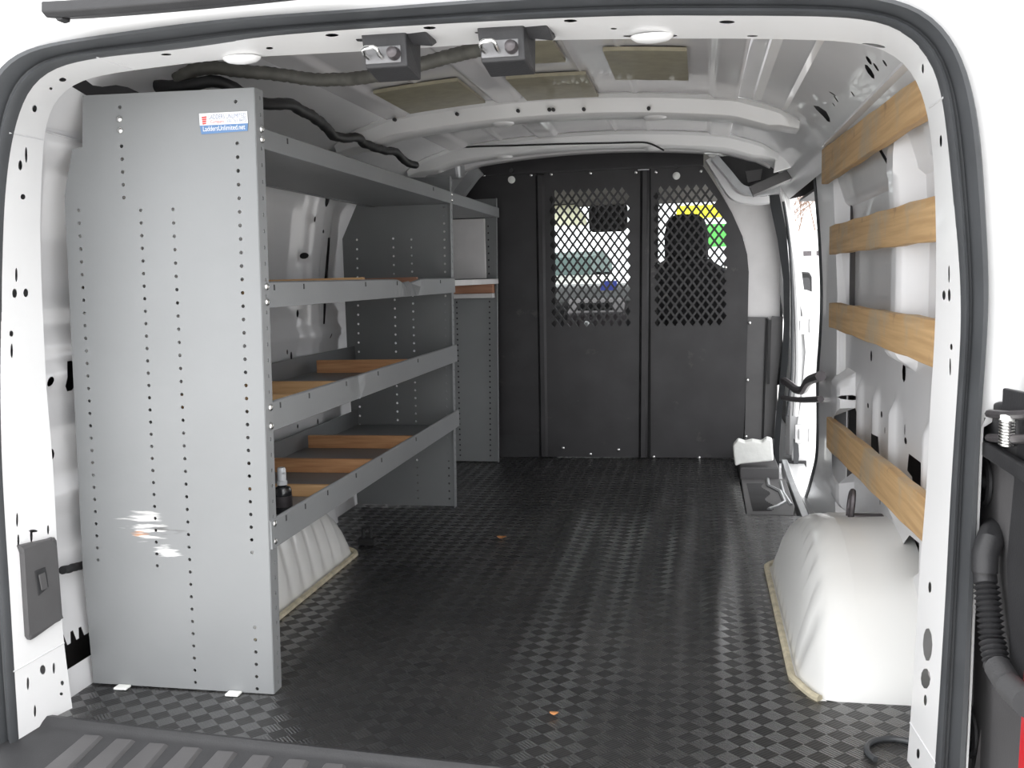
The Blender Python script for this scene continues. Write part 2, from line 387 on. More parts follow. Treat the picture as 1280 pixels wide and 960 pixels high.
# left wall: inner skin with pressed ribs, outer skin behind it
def left_x(y, z):
    d = hw(z)
    for yc, w, a in ((1.98, .05, .02), (3.02, .07, .028), (2.47, .05, .02)):           # pressed pillars
        t = max(0, min(1, (w - abs(y - yc)) / .018)); d -= a * t
    if .60 < z < .66: d -= .014 * math.sin((z - .6) / .06 * PI)                          # belt line
    if .36 < z < .42: d -= .010 * math.sin((z - .36) / .06 * PI)
    if .70 < z < 1.05 and (1.70 < y < 1.9 or 2.07 < y < 2.38 or 2.56 < y < 2.92 or 3.22 < y < 3.7): d += .014
    return Vector((MID - d, y, z))
hl = []
def yz_left(p, x=-1.25):
    q = onx(p, x); return (q.y, q.z)
for p, a, b in (((382, 249), .018, .028), ((372, 275), .007, .009), ((385, 290), .006, .006), ((371, 320), .008, .010), ((366, 445), .008, .014), ((372, 392), .009, .012), ((398, 405), .005, .008), ((412, 420), .005, .009), ((88, 470), .022, .032), ((59, 477), .010, .010), ((66, 568), .012, .012), ((96, 126), .03, .03), ((361, 440), .006, .008), ((374, 533), .006, .007), ((389, 527), .006, .010)):
    y, z = yz_left(p); hl.append(ell(y, z, a, b, 10))
hl.append([(3.175, .95), (3.195, .95), (3.20, .82), (3.175, .66), (3.16, .66), (3.165, .8)])
hl.append([(1.64, .100), (1.85, .100), (1.85, .055), (1.64, .055)])
for p in ((84, 810), (96, 806), (106, 801)):
    y, z = yz_left(p, -1.225); hl.append([(y - .004, z + .028), (y + .004, z + .028), (y + .012, z - .006), (y, z - .022), (y - .012, z - .006)])
w = MB(); sheet(w, [(1.52, -.02), (4.4, -.02), (4.4, 1.10), (1.52, 1.10)], hl, left_x, (.02, .02))
o = struct(w.build('wall_left', 'primer', smooth=True))
def yz_rail_left(p):
    best = None
    for i in range(80):
        z = 1.10 + .19 * i / 79; q = onx(p, MID - hw(z)); e = abs(q.z - z)
        if best is None or e < best[0]: best = (e, q.y, z)
    return best[1], best[2]
lh = [[yz_rail_left(p) for p in ((90, 108), (97, 100), (107, 99), (116, 106), (128, 109), (145, 107), (160, 110), (174, 116), (150, 124), (115, 124))]]
r = MB(); sheet(r, [(1.55, 1.10), (4.4, 1.10), (4.4, 1.295), (1.55, 1.295)], lh, lambda y, z: side_pt(-1, y, z), (.05, .014)); r.build('rail', 'primer', o, smooth=True)
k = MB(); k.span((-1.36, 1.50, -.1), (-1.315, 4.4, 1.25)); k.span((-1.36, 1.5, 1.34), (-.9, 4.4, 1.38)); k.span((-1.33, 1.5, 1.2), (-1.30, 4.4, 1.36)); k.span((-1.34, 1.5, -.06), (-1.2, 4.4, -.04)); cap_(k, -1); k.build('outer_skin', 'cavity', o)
# right wall
Y_DOOR = 2.93
holes_px = [[(1059, 541), (1064, 520), (1069, 510), (1073, 524), (1075, 550), (1073, 585), (1067, 605), (1061, 592)],
            [(1089, 538), (1099, 546), (1100, 577), (1089, 570)],
            [(1136, 567), (1156, 582), (1156, 617), (1141, 606), (1140, 596), (1134, 588)],
            [(1037, 607), (1045, 618), (1049, 634), (1037, 636)],
            [(1126, 684), (1137, 669), (1149, 679), (1148.5, 716), (1140, 722), (1124, 705)],
            [(1118.5, 716), (1147, 752), (1146, 826), (1136, 805), (1129, 790), (1128, 780)],
            [(1046, 592), (1048, 588), (1048, 602), (1046, 604)], [(1053, 590), (1055, 583), (1055, 598), (1053.5, 603)]]
X_RW = .415
hr = [[(onx(p, X_RW).y, onx(p, X_RW).z) for p in h] for h in holes_px]
for p, a, b in (((1069, 497), .012, .007), ((1085, 507), .012, .007), ((1102, 518), .012, .008), ((1132, 551), .014, .007), ((1158, 555), .006, .012), ((1106, 538), .005, .008), ((1131, 537), .005, .012), ((1130, 466), .018, .02), ((1089, 445), .012, .014), ((1116, 740), .008, .02), ((1100, 627), .005, .008), ((1091, 658), .004, .006), ((1114, 687), .006, .008)):
    q = onx(p, X_RW); hr.append(ell(q.y, q.z, a, b, 8))
def right_x(y, z):
    d = X_RW - MID - .0
    if z > .98: d = min(d, hw(z))
    if z > .62: d += .018 * min(1, (z - .62) / .05) * max(0, min(1, (1.10 - z) / .25))
    for yc, w, a, z0 in ((2.06, .045, .055, .60), (1.74, .05, .03, .62), (2.86, .08, .045, .12), (2.44, .03, .012, .3), (2.66, .025, .014, .25), (2.22, .022, .014, .25), (1.90, .022, .014, .2)):
        t = max(0, min(1, (w - abs(y - yc)) / .014)) * max(0, min(1, (z - z0) / .03)) * (max(0, min(1, ((.52 if z0 < .5 else 1.2) - z) / .03)))
        d -= a * t
    if z < .25: d -= 0
    return Vector((max(MID + d, .366 if z < 1.02 else .366 + .009 * min(1, (z - 1.02) / .08)), y, z))
w = MB(); sheet(w, [(1.60, -.02), (2.72, -.02), (2.78, .1), (2.98, .1), (2.98, 1.10), (1.60, 1.10)], hr, right_x, (.0125, .0125))
o = struct(w.build('wall_right', 'primer', smooth=True))
gp = MB(); gp.tube([Vector((right_x(onx(p_, .43).y, onx(p_, .43).z).x - .001, onx(p_, .43).y, onx(p_, .43).z)) for p_ in ((1120, 160), (1128, 195), (1134, 235), (1141, 280), (1144, 330), (1145, 370), (1150, 394))], .0045, 6); gp.build('panel_gap', 'cable', o, smooth=True)
r = MB()
def rail_r(y, z): return Vector((MID + hw(z), y, z))
rh = []
def yz_rail(p):
    best = None
    for i in range(60):
        z = 1.10 + .19 * i / 59; q = onx(p, MID + hw(z)); e = abs(q.z - z)
        if best is None or e < best[0]: best = (e, q.y, z)
    return best[1], best[2]
for p, a, b in (((1030.5, 142), .035, .022), ((1087, 89), .018, .014), ((1086, 74), .012, .008), ((1095, 82), .008, .008), ((1106, 78), .007, .006), ((1045, 123), .008, .008), ((1041, 117), .006, .006), ((1066, 116), .006, .006), ((1042, 132), .006, .005)):
    y, z = yz_rail(p); rh.append(ell(y, z, a, b, 8))
sheet(r, [(1.55, 1.10), (4.4, 1.10), (4.4, 1.295), (1.55, 1.295)], rh, rail_r, (.05, .014))
r.build('rail', 'primer', o, smooth=True)
r = MB()
for z0, z1 in ((1.275, 1.283), (1.245, 1.252), (1.135, 1.15)):
    r.loft([[rail_r(y, z0), rail_r(y, (z0 + z1) / 2) + Vector((-.010, 0, -.004)), rail_r(y, z1)] for y in (1.66, 2.0, 2.4, 2.9)], closed=False)
r.build('rail_bead', 'white', o, smooth=True)
k = MB(); k.span((.50, 1.52, -.1), (.52, Y_DOOR, 1.2)); k.span((.12, 1.52, 1.33), (.52, 4.4, 1.36)); k.span((.42, 1.52, 1.09), (.50, 4.4, 1.10)); cap_(k, 1); k.span((.49, 1.52, 1.09), (.51, 4.4, 1.34)); k.span((.42, Y_DOOR + .0, .22), (.50, Y_DOOR + .015, 1.15)); k.span((.36, 1.5, -.12), (.52, 2.8, -.03)); k.span((.40, 1.575, -.05), (.51, 1.58, 1.1)); k.span((.425, 2.985, .05), (.51, 2.99, 1.1)); k.build('outer_skin', 'cavity', o)  # outer skin, with end caps added to keep light out of the cavity

# ---- sliding door opening: rear post edge, top edge, front post
p = MB()
edge = [onx(q, .385) for q in ((1019, 213), (1026, 300), (1029, 370), (1027, 420), (1023, 470), (1024, 520), (1023, 570), (1014, 605), (1005, 632))]
edge = smoothpath(edge, 40, 2)
p.loft([[q + Vector((0, .00, 0)), Vector((q.x - .004, q.y - .05, q.z)), Vector((q.x + .012, min(q.y - .06, 3.02), q.z)), Vector((q.x + .05, min(q.y - .06, 3.02), q.z)), q + Vector((.05, .0, 0))] for q in edge])
struct(p.build('trim_2', 'white', smooth=True))
s = MB(); s.tube([q + Vector((.004, .0, 0)) for q in edge], .013, 8)
tag(s.build('side_opening_seal', 'rubber', smooth=True), 'black rubber seal on the rear edge of the side opening', 'seal')

# ---- roof bows
def bow(y0, y1, drop, num, mt='white'):
    b = MB(); xs = [MID - .69 + 1.38 * i / 50 for i in range(51)]
    INV = [(.52, 1.295), (.63, 1.26), (.72, 1.2)]
    def zb(x): d = abs(x - MID); return (roof_z(x) if d < .52 else interp(INV, d)) - .004
    rings = []
    for x in xs:
        z = zb(x); d = drop * min(1, .35 + (.69 - abs(x - MID)) / .12)
        rings.append([(x, y0 - .02, z), (x, y0 - .006, z - .010), (x, y0, z - d * .9), (x, y0 + .008, z - d), (x, y1 - .008, z - d), (x, y1, z - d * .9), (x, y1 + .006, z - .010), (x, y1 + .02, z), (x, y1, z + .02), (x, y0, z + .02)])
    b.loft(rings); return struct(b.build('trim_%d' % num, mt, smooth=True))
b1 = bow(2.95, 3.06, .055, 3); b2 = bow(3.72, 3.84, .050, 4)
def bow_dots(parent, y, pxs):
    h = MB()
    for px in pxs:
        q = ony(px, y - .004); h.lathe([(.0055, 0), (.0055, .012)], q, 'y', 8)
    h.build('hole_plug', 'dark', parent)
bow_dots(b1, 2.945, ((427, 160), (447, 156), (494, 150), (572, 143), (648, 139), (687, 137.5), (692, 137.5), (730, 137), (811, 136)))
def dish(parent, q, rx, ry, mt='white'):
    d = MB(); d.loft([[q + Vector((rx * a * math.cos(t), ry * a * math.sin(t), -h)) for t in (2 * PI * k / 20 for k in range(20))] for a, h in ((1.0, 0), (.95, .004), (.75, .008), (.45, .010), (.1, .011))])  # pressed dimple, domed so its shape gives the bright reflection
    return d.build('plug', mt, parent, smooth=True)
for pr, pxs, y in ((b1, ((629, 165), (819, 160)), 3.0), (b2, ((630, 191), (817, 187)), 3.78)):
    for px in pxs:
        q = ony(px, y); q.z = roof_z(q.x) - .004 - (.055 if pr is b1 else .050); dish(pr, q, .035, .035)
for num, y0 in ((5, 4.12),):
    bow(y0, y0 + .08, .02, num, 'roof')

# ------------------------------------------------------------------ rear opening frame, seal, body corner
IN = [(92, 897), (80, 806), (73, 725), (69.6, 643), (65, 563), (58, 490), (52, 360), (49.7, 288), (50.5, 255), (54.4, 172), (57, 143), (72, 117), (90, 103.6), (112, 96), (151, 90), (226, 80), (263, 76), (320, 71), (426, 65.5), (522, 60.5), (594, 55), (669, 50.5), (794, 48.5), (916, 48), (1030, 50), (1080, 53), (1112, 61), (1136.5, 77), (1150, 104), (1160, 138), (1166, 186), (1169, 239), (1170.5, 315), (1170, 380), (1167, 450), (1163, 497), (1159, 600), (1154, 660), (1148.5, 725), (1147, 760), (1138, 901), (1131, 985)]
SI = [(24, 952), (16, 838), (9, 725), (4, 650), (0, 576), (-3, 490), (-4, 360), (-2, 288), (0, 240), (8, 173), (14.6, 149), (24, 117), (40, 93), (66, 80), (119.5, 69.6), (226, 59), (320, 45), (434, 36), (580, 27), (677, 22), (799, 18), (980, 18.5), (1060, 20), (1099, 24), (1126, 30.5), (1152.5, 50.5), (1171, 77), (1180, 111.5), (1184, 146), (1189.7, 199), (1195, 255), (1201.6, 341), (1203, 400), (1201, 440), (1197.6, 490), (1191, 590), (1185.7, 690), (1184, 725), (1176, 860), (1168, 985)]
SO = [(-8, 960), (-18, 838), (-26, 725), (-32, 650), (-36, 576), (-39, 490), (-38, 360), (-30, 240), (-22, 173), (-12, 110), (0, 85), (16, 72), (40, 59), (106, 48), (226, 30.5), (320, 21), (453, 12), (586, 1.3), (690, -6), (800, -10), (960, -12), (1060, -10), (1126, 0), (1152, 8), (1179, 29), (1205.6, 74), (1219, 125), (1227, 186), (1231, 255), (1235, 330), (1236, 345), (1235, 400), (1229.5, 474), (1225.5, 523), (1220, 656), (1216, 735), (1211, 872), (1205, 985)]
NS = 240
def key(pts, plane, n=NS): return smoothpath([ony(p, plane) for p in pts], n, 9)
inner = key(IN, Y_IN); s_in = key(SI, Y_SEAL); s_out = key(SO, Y_SEAL - .01)
# normalise correspondence by angle round the opening's middle, so both edges share stations
ctr = Vector((-.40, 0, .50))
def by_angle(pts, n=NS):
    a = [math.atan2(p.z - ctr.z, p.x - ctr.x) for p in pts]; a = [t if t > -PI / 2 - .3 else t for t in a]
    a = [(t + 2 * PI if t < -PI / 2 else t) for t in a]                     # left bottom ~ 4 rad ... right bottom ~ -.7 rad
    out = []
    for i in range(n):
        t = T0 + (T1 - T0) * i / (n - 1); best = None
        for k in range(len(pts) - 1):
            if (a[k] - t) * (a[k + 1] - t) <= 0 and a[k] != a[k + 1]:
                f_ = (a[k] - t) / (a[k] - a[k + 1]); best = pts[k].lerp(pts[k + 1], f_); break
        out.append(best if best is not None else (pts[0] if t > a[0] else pts[-1]))
    return out
def ang(p): t = math.atan2(p.z - ctr.z, p.x - ctr.x); return t + 2 * PI if t < -PI / 2 else t
T0 = max(ang(p[0]) for p in (inner, s_in, s_out)); T1 = min(ang(p[-1]) for p in (inner, s_in, s_out))
fine = lambda P: by_angle(resample(P, 600))
inner, s_in, s_out = fine(inner), fine(s_in), fine(s_out)
def jamb(u, v):
    u = min(max(u, 0), NS - 1.001); i = int(u); t = u - i
    a = s_in[i].lerp(s_in[i + 1], t); b = inner[i].lerp(inner[i + 1], t)
    q = a.lerp(b, v)
    return q + Vector((0, 0, 0))
def project(q):
    d = q - EYE; z = d.dot(FWD); return 640 + FPX * d.dot(RIGHT) / z, 480 - FPX * d.dot(UP) / z
GRID = [(i * .25, j / 24) for i in range(0, 4 * (NS - 1), 2) for j in range(25)]
GP = [(project(jamb(u, v)), u, v) for u, v in GRID]
def uv_of(px): return min(GP, key=lambda g: (g[0][0] - px[0]) ** 2 + (g[0][1] - px[1]) ** 2)[1:]
def px_hole(px, w, h, n=10, rot=0):
    """hole about w x h pixels round px, as a loop on the frame sheet"""
    u, v = uv_of(px); e = .02
    p0 = project(jamb(u, v)); pu = project(jamb(u + .2, v)); pv = project(jamb(u, v + e))
    a, b, c_, d = (pu[0] - p0[0]) / .2, (pv[0] - p0[0]) / e, (pu[1] - p0[1]) / .2, (pv[1] - p0[1]) / e
    D = a * d - b * c_
    if abs(D) < 1e-6: return None
    L = []
    for (x, y) in ell(0, 0, w / 2, h / 2, n, rot):
        L.append((u + (d * x - b * y) / D, v + (a * y - c_ * x) / D))
    if any(q[1] < .02 or q[1] > .98 or q[0] < .1 or q[0] > NS - 1.2 for q in L): 
        L = [(min(max(q[0], .1), NS - 1.3), min(max(q[1], .03), .97)) for q in L]
    return L
JH = [((43, 134), 6, 9), ((79, 98), 9, 5), ((63, 110), 4, 3), ((32, 192), 3, 20), ((26, 207), 5, 13), ((29, 245), 6, 7), ((20, 343), 3, 18), ((18, 364), 6, 12), ((31, 364), 6, 11), ((13, 416), 5, 8), ((15, 436), 3, 18), ((21, 649), 2.6, 18), ((59, 663), 2.6, 12), ((22, 677), 2.6, 16),
      ((41, 671), 3.4, 16), ((41, 664), 11, 3.6), ((55, 839), 7, 12), ((34, 855), 3, 16), ((67, 833), 3, 14), ((76, 853), 4, 6), ((77, 865), 4, 4), ((44, 888), 3, 15), ((60, 906), 7, 14),
      ((207, 67.5), 13, 2.6), ((337, 60.5), 9, 3), ((415, 42.5), 17, 4), ((537, 34.5), 16, 3.6), ((713, 26), 17, 3.6), ((768, 36), 8, 2), ((909, 28), 20, 4), ((841, 45), 14, 2.4), ((785, 45), 15, 2.2), ((943, 45.5), 14, 2), ((1092, 56), 30, 4.0, .2),
      ((1156, 88), 2.6, 12), ((1177, 177), 3, 15), ((1186, 340), 2, 22), ((1180, 367), 4, 12), ((1186.5, 368), 3.4, 16), ((1190, 432), 3, 8), ((1188.5, 457), 2, 22), ((1162, 735), 4, 14), ((1161, 805), 12, 42), ((1158, 848), 12, 26), ((1155, 875), 4, 14), ((1148.5, 942), 4, 13)]
jh = [px_hole(h[0], h[1], h[2], 10, h[3] if len(h) > 3 else 0) for h in JH]
jh = [h for h in jh if h]
w = MB(); sheet(w, [(i, 0) for i in range(NS - 1)] + [(NS - 1.01, 0)] + [(i, 1) for i in range(NS - 2, -1, -1)], jh, jamb, (1.5, .12))
frame = struct(w.build('trim_6', 'white', smooth=True))
# return flange and outer shell of the frame so the cavity behind the holes stays dark
w = MB()
rings = []
for i in range(NS):
    q = inner[i]; o_ = (q - Vector((ctr.x, q.y, ctr.z))).normalized()
    rings.append([q, q + o_ * .012 + Vector((0, .006, 0)), q + o_ * .10 + Vector((0, .012, 0))])
w.loft(rings, closed=False)
rings = []
for i in range(NS):
    q = s_in[i]; o_ = (q - Vector((ctr.x, q.y, ctr.z))).normalized()
    rings.append([q + o_ * .0 , q + o_ * (.05 if q.x < .2 else .022), q + o_ * (.09 if q.x < .2 else .03) + Vector((0, .10, 0)), inner[i] + o_ * .10 + Vector((0, .012, 0))])
w.loft(rings, closed=False)
w.build('return_flange', 'white', frame, smooth=True)
q = jamb(*uv_of((818, 43))); dish(frame, q + Vector((0, 0, -.001)), .034, .022)
q = jamb(*uv_of((302, 71))); dish(frame, q + Vector((0, 0, -.001)), .034, .022)
# seams pressed in the frame corners
for a, b in (((122, 69), (168, 87)), ((9, 165), (54, 172)), ((1162, 134), (1181, 124)), ((17, 838), (80, 806)), ((1139, 903), (1170, 955))):
    pa, pb = jamb(*uv_of(a)), jamb(*uv_of(b)); s = MB(); s.tube([pa.lerp(pb, t / 8) - Vector((0, 0, 0)) for t in range(9)], .0016, 6); s.build('seam', 'primer', frame)

# rubber seal lofted round the opening
prof = [(0, .012), (-.02, -.004), (.10, -.012), (.22, -.010), (.30, .0), (.40, -.002), (.50, -.018), (.66, -.030), (.84, -.030), (.97, -.016), (1.02, .006), (.9, .02), (.3, .02)]
rings = []
for i in range(NS):
    a, b = s_in[i], s_out[i]; rings.append([a.lerp(Vector((b.x, a.y, b.z)), t) + Vector((0, y, 0)) for t, y in prof])
w = MB(); w.loft(rings)
tag(w.build('door_seal', 'rubber', smooth=True), 'grey black rubber seal running all round the rear opening', 'seal')

# white body skin outside the seal
rings = []
for i in range(NS):
    q = s_out[i]; o_ = (q - Vector((ctr.x, q.y, ctr.z))).normalized(); a = Vector((q.x, Y_SEAL - .012, q.z))
    k_ = 1 if q.x < .2 else max(.02, min(1, (q.z - .575) / .05))
    rings.append([a - o_ * .01 + Vector((0, .012, 0)), a + o_ * .004, a + o_ * .030 * k_ + Vector((0, -.012 * k_, 0)), a + o_ * .075 * k_ + Vector((0, -.02 * k_, 0)), a + o_ * .14 * k_ + Vector((0, -.015 * k_, 0)), a + o_ * .19 * k_ + Vector((0, .05, 0))])
w = MB(); w.loft(rings, closed=False); struct(w.build('trim_7', 'white', smooth=True))
# drip strip over the opening
w = MB(); pts = [ony(p, 1.40) for p in ((58, 11), (90, 9.5), (150, 5), (230, -2), (320, -11), (420, -22))]
w.loft([[q + Vector((0, 0, .010)), q + Vector((0, -.012, .008)), q + Vector((0, -.014, -.008)), q + Vector((0, -.002, -.014)), q + Vector((0, .05, -.004)), q + Vector((0, .05, .01))] for q in pts])
hook = ony((74, 26), 1.40); w.loft([[pts[0] + Vector((-.002, 0, .004)), pts[0] + Vector((.022, 0, .002)), pts[0] + Vector((.022, .03, .002)), pts[0] + Vector((-.002, .03, .004))], [hook + Vector((-.004, 0, 0)), hook + Vector((.006, 0, .002)), hook + Vector((.006, .02, .002)), hook + Vector((-.004, .02, 0))]])
tag(w.build('drip_rail', 'dark', bevel=.002), 'black drip rail on white body above the opening', 'strip')

# ---- threshold plate with ribs
w = MB(); xs = [-1.32 + 1.65 * i / 60 for i in range(61)]
w.loft([[(x, rear_y(x) + .01, -.012), (x, rear_y(x), .006), (x, rear_y(x) - .012, .009), (x, rear_y(x) - .022, .003), (x, rear_y(x) - .03, -.004), (x, 1.36, -.02), (x, 1.34, -.05), (x, rear_y(x), -.05)] for x in xs])
t = thing('sill_plate', 'black ribbed plastic sill plate along the rear edge of the floor', 'sill plate', (-.43, 1.46, -.02))
w.build('plate', 'dark', t, smooth=True)
w = MB()
for i in range(21):
    x = -1.10 + i * .068
    w.loft([[(x, rear_y(x) - .040, -.006), (x + .042, rear_y(x) - .040, -.006), (x + .036, rear_y(x) - .044, .0), (x + .006, rear_y(x) - .044, .0)], [(x - .006, 1.37, -.02), (x + .048, 1.37, -.02), (x + .042, 1.374, -.012), (x, 1.374, -.012)]])
w.build('rib', 'midplastic', t, bevel=.001)

# ------------------------------------------------------------------ wheel arches
AP = [(1.835, .0), (1.845, .03), (1.87, .06), (1.92, .11), (1.98, .165), (2.06, .205), (2.13, .228), (2.21, .240), (2.30, .237), (2.42, .219), (2.52, .195), (2.60, .170), (2.66, .142), (2.70, .10), (2.72, .05), (2.735, .0)]
def arch(sgn, label):
    pts = smoothpath([(0, y, z) for y, z in AP], 44, 1); rings = []
    for i, p_ in enumerate(pts):
        z = p_.z; e = max(0, .12 - z) * .35; xi = .187 + e
        k = min(1, z / .12)
        fl = .0075 * math.sin(p_.y * 2 * PI / .075) if 1.95 < p_.y < 2.62 else 0
        sec = [(xi - .012, 0), (xi, .002), (xi + .012 * k + fl, z * .3), (xi + .03 * k + fl, z * .62), (xi + .045 * k + fl * .5, z * .82), (xi + .062 * k, z * .93), (xi + .09 * k, z * .985), (xi + .13 * k, z), (.30, z * 1.0), (.36, z * 1.005), (.44, z * 1.02), (.44, -.02), (xi, -.02)]
        rings.append([Vector((MID + sgn * (x - MID), p_.y, max(zz, -.02))) for x, zz in sec])
    w = MB(); w.loft(rings); o = struct(w.build('wheel_arch', 'arch', smooth=True)); o['label'] = label
    s = MB(); s.tube([r_[0] + Vector((0, 0, .004)) for r_ in rings], .008, 6); s.build('sealant_bead', 'sealant', o, smooth=True)
    return o
arch(1, 'scuffed white wheel arch on the right side of the floor'); arch(-1, 'white wheel arch under the lowest grey shelf')

# ------------------------------------------------------------------ shelving
X_LIP = -.81; Y0, Y1, Y2 = 1.727, 3.306, 4.145
unit = thing('shelving_unit', 'tall grey steel shelving unit standing nearest the rear opening', 'shelving unit', (-1.01, 2.5, 0))
COLS = {1: [], 2: [], 3: [], 4: [], 5: []}
def lin(a, b, n): return [(a[0] + (b[0] - a[0]) * i / (n - 1), a[1] + (b[1] - a[1]) * i / (n - 1)) for i in range(n)]
colA = lin((-1.068, 1.137), (-1.072, .97), 8); colB = lin((-1.169, .95), (-1.182, .261), 29); colC = lin((-1.039, .945), (-1.053, .253), 30); colD = lin((-.972, .944), (-.987, .017), 38)
colE = lin((-.834, 1.134), (-.856, .011), 46)
holesN = [ell(x, z, .0037, .0037, 8) for i, (x, z) in enumerate(colA) if i not in (1, 2)] + [ell(x, z, .0035, .0035, 8) for x, z in colB + colC + colD] + [ell(x, z, .0037, .0037, 8) for i, (x, z) in enumerate(colE) if not (1 <= i <= 2 or 35 <= i <= 39)]
outN = [(-1.143, 1.163), (-.797, 1.157), (-.822, .002), (-1.212, .004), (-1.217, .25), (-1.208, .591), (-1.197, .978), (-1.173, 1.065), (-1.152, 1.068)]
def endpanel(y, out, holes, name, m, flange=True, parent=unit, th=.0025):
    w = MB(); sheet(w, out, holes, lambda x, z: Vector((x, y, z)))
    p = w.build(name, m, parent, solid=th, soff=0)
    return p
pn = endpanel(Y0, outN, holesN, 'end_panel', 'panel')
def flange(y, top, bot, parent, d=.034, n=38, mt='panel'):
    """perforated return along the aisle edge of an end panel"""
    hs = [ell(y + d * .62, bot[1] + (top[1] - bot[1]) * (i + .5) / n, .0032, .0042, 8) for i in range(n)]
    w = MB(); sheet(w, [(y, bot[1]), (y + d, bot[1]), (y + d, top[1]), (y, top[1])], hs, lambda yy, z: Vector((bot[0] + (top[0] - bot[0]) * (z - bot[1]) / (top[1] - bot[1]), yy, z)))
    return w.build('flange', mt, parent, solid=.0025, soff=0)
flange(Y0, (-.797, 1.157), (-.822, .002), pn)
def bolts(parent, pts, r=.007, d=(1, 0, 0), mt='chrome'):
    R = Vector((0, 0, 1)).rotation_difference(Vector(d)).to_matrix()
    for q in pts:
        w = MB(); w.lathe([(r * .98, 0), (r, .002), (r * .9, .004), (r * .5, .006), (r * .1, .0065)], q, R=R, n=12); w.build('bolt', mt, parent, smooth=True)
def fx(z): return -.797 - .025 * (1.157 - z) / 1.155 + .0015
LIPS = [(1.055, 1.096), (.754, .805), (.517, .575), (.291, .348)]
for z0, z1 in LIPS: bolts(pn, [(fx(z0 + .012), Y0 + .02, z0 + .012), (fx(z1 - .010), Y0 + .02, z1 - .010)])
bolts(pn, [(-1.069, Y0 - .001, 1.115), (-1.069, Y0 - .001, 1.094)], .0065, (0, -1, 0))
for x_ in (-1.155, -.915):
    w = MB(); w.span((x_, Y0 - .022, .001), (x_ + .028, Y0 - .002, .006)); w.build('foot_tab', 'foam', pn, bevel=.002)
# far end panel of the same unit
outF = [(-1.13, 1.155), (-.825, 1.145), (-.845, .004), (-1.212, .006), (-1.225, .58), (-1.225, .95), (-1.16, 1.08), (-1.165, 1.10)]
hF = []
for x0, z0, x1, z1, n in ((-1.172, .945, -1.19, .26, 22), (-1.04, .945, -1.05, .25, 24), (-.975, .94, -.985, .03, 34), (-.855, 1.1, -.87, .03, 40)):
    hF += [ell(x, z, .0040, .0040, 8) for x, z in lin((x0, z0), (x1, z1), n)]
pf = endpanel(Y1, outF, hF, 'end_panel', 'grey')
flange(Y1 - .03, (-.825, 1.145), (-.845, .004), pf, .03, 46, 'grey')
for z0, z1 in LIPS: bolts(pf, [(-.826 - .02 * (1.14 - z) / 1.14 + .0015, Y1 - .014, z) for z in (z0 + .012, z1 - .010)], .006)
def shelf(z0, z1, y0, y1, name='shelf', m='grey', parent=unit, xb=-1.205, dent=()):
    w = MB(); zt = z0 + .003; n = 40; rings = []
    for i in range(n + 1):
        y = y0 + (y1 - y0) * i / n; dx = 0; dz = 0
        for yc, wd, a in dent:
            t = max(0, 1 - abs(y - yc) / wd); dx -= a * t * t; dz -= a * .5 * t * t
        xf = X_LIP - .0 - (y - 1.727) * .009
        rings.append([(xf - .012, y, z0), (xf, y, z0), (xf + dx * .6, y, (z0 + z1) / 2), (xf + dx, y, z1 - .003 + dz), (xf - .004 + dx, y, z1 + dz), (xf - .010 + dx, y, z1 - .002 + dz), (xf - .010 + dx * .5, y, zt), (xb + .004, y, zt), (xb + .004, y, z1), (xb, y, z1), (xb, y, z0), (xb + .02, y, z0 - .001), (xb + .02, y, z0 + .001), (xf - .012, y, z0 + .001)])
    w.loft(rings); s_ = w.build(name, m, parent, bevel=.0008, seg=1)
    return s_
def slots(parent, z0, z1, ys, mt='dark'):
    for i, y in enumerate(ys):
        w = MB(); x = X_LIP - (y - 1.727) * .009 + .0006; w.box((x, y, z1 - .012), (.0016, .004, .011)); w.build('slot', mt, parent)
sh = []
for i, (z0, z1) in enumerate(LIPS):
    sh.append(shelf(z0, z1, Y0 + .003, Y1 - .003, xb=-1.12 if i == 0 else -1.20, dent=[(2.75, .18, .022), (2.83, .05, .016)] if i == 1 else [(2.27, .06, .008)] if i == 2 else ()))
for i, (s_, (z0, z1)) in enumerate(zip(sh, LIPS)): slots(s_, z0, z1, ([1.90, 3.05], [1.80, 1.95, 2.35, 2.62, 3.1], [1.80, 1.95, 2.18, 2.42, 2.8], [1.80, 1.90, 2.03, 2.22, 2.42, 2.75])[i])
# sticker on the near end panel
st = MB(); a = [ony(q, Y0 - .0022) for q in ((249, 142), (309, 139), (310, 154), (250, 157))]; b = [ony(q, Y0 - .0022) for q in ((250, 157), (310, 154), (309.5, 163.5), (252, 168))]
def plate(mb, q, th=.0006):
    n = Vector((0, -th, 0)); mb.loft([q, [p_ + n for p_ in q]])
plate(st, a); stk = st.build('sticker', 'paper', pn); stk['label'] = 'white and blue sticker near the top of the panel'
st = MB(); plate(st, b); sb = st.build('blue_band', 'ink_blue', stk)
def text(body, p0, p1, h, m, parent, y, name='lettering', bold=.0):
    c_ = bpy.data.curves.new(name, 'FONT'); c_.body = body; c_.size = 1; c_.extrude = .0
    o_ = bpy.data.objects.new(name, c_); COL.objects.link(o_); bpy.context.view_layer.update()
    wd = o_.dimensions.x or 1
    me = bpy.data.meshes.new_from_object(o_.evaluated_get(bpy.context.evaluated_depsgraph_get())); bpy.data.objects.remove(o_)
    A, B = Vector(p0), Vector(p1); ux = (B - A) / wd; L = (B - A).length
    for v in me.vertices: 
        q = A + ux * v.co.x + Vector((0, 0, 1)) * (v.co.y * h / .72); v.co = (q.x, y, q.z)
    me.materials.append(M[m]); o2 = bpy.data.objects.new(name, me); COL.objects.link(o2)
    o2.parent = parent; o2.matrix_parent_inverse = Matrix.Translation(-WL[parent.name])
    return o2
YT = Y0 - .0032
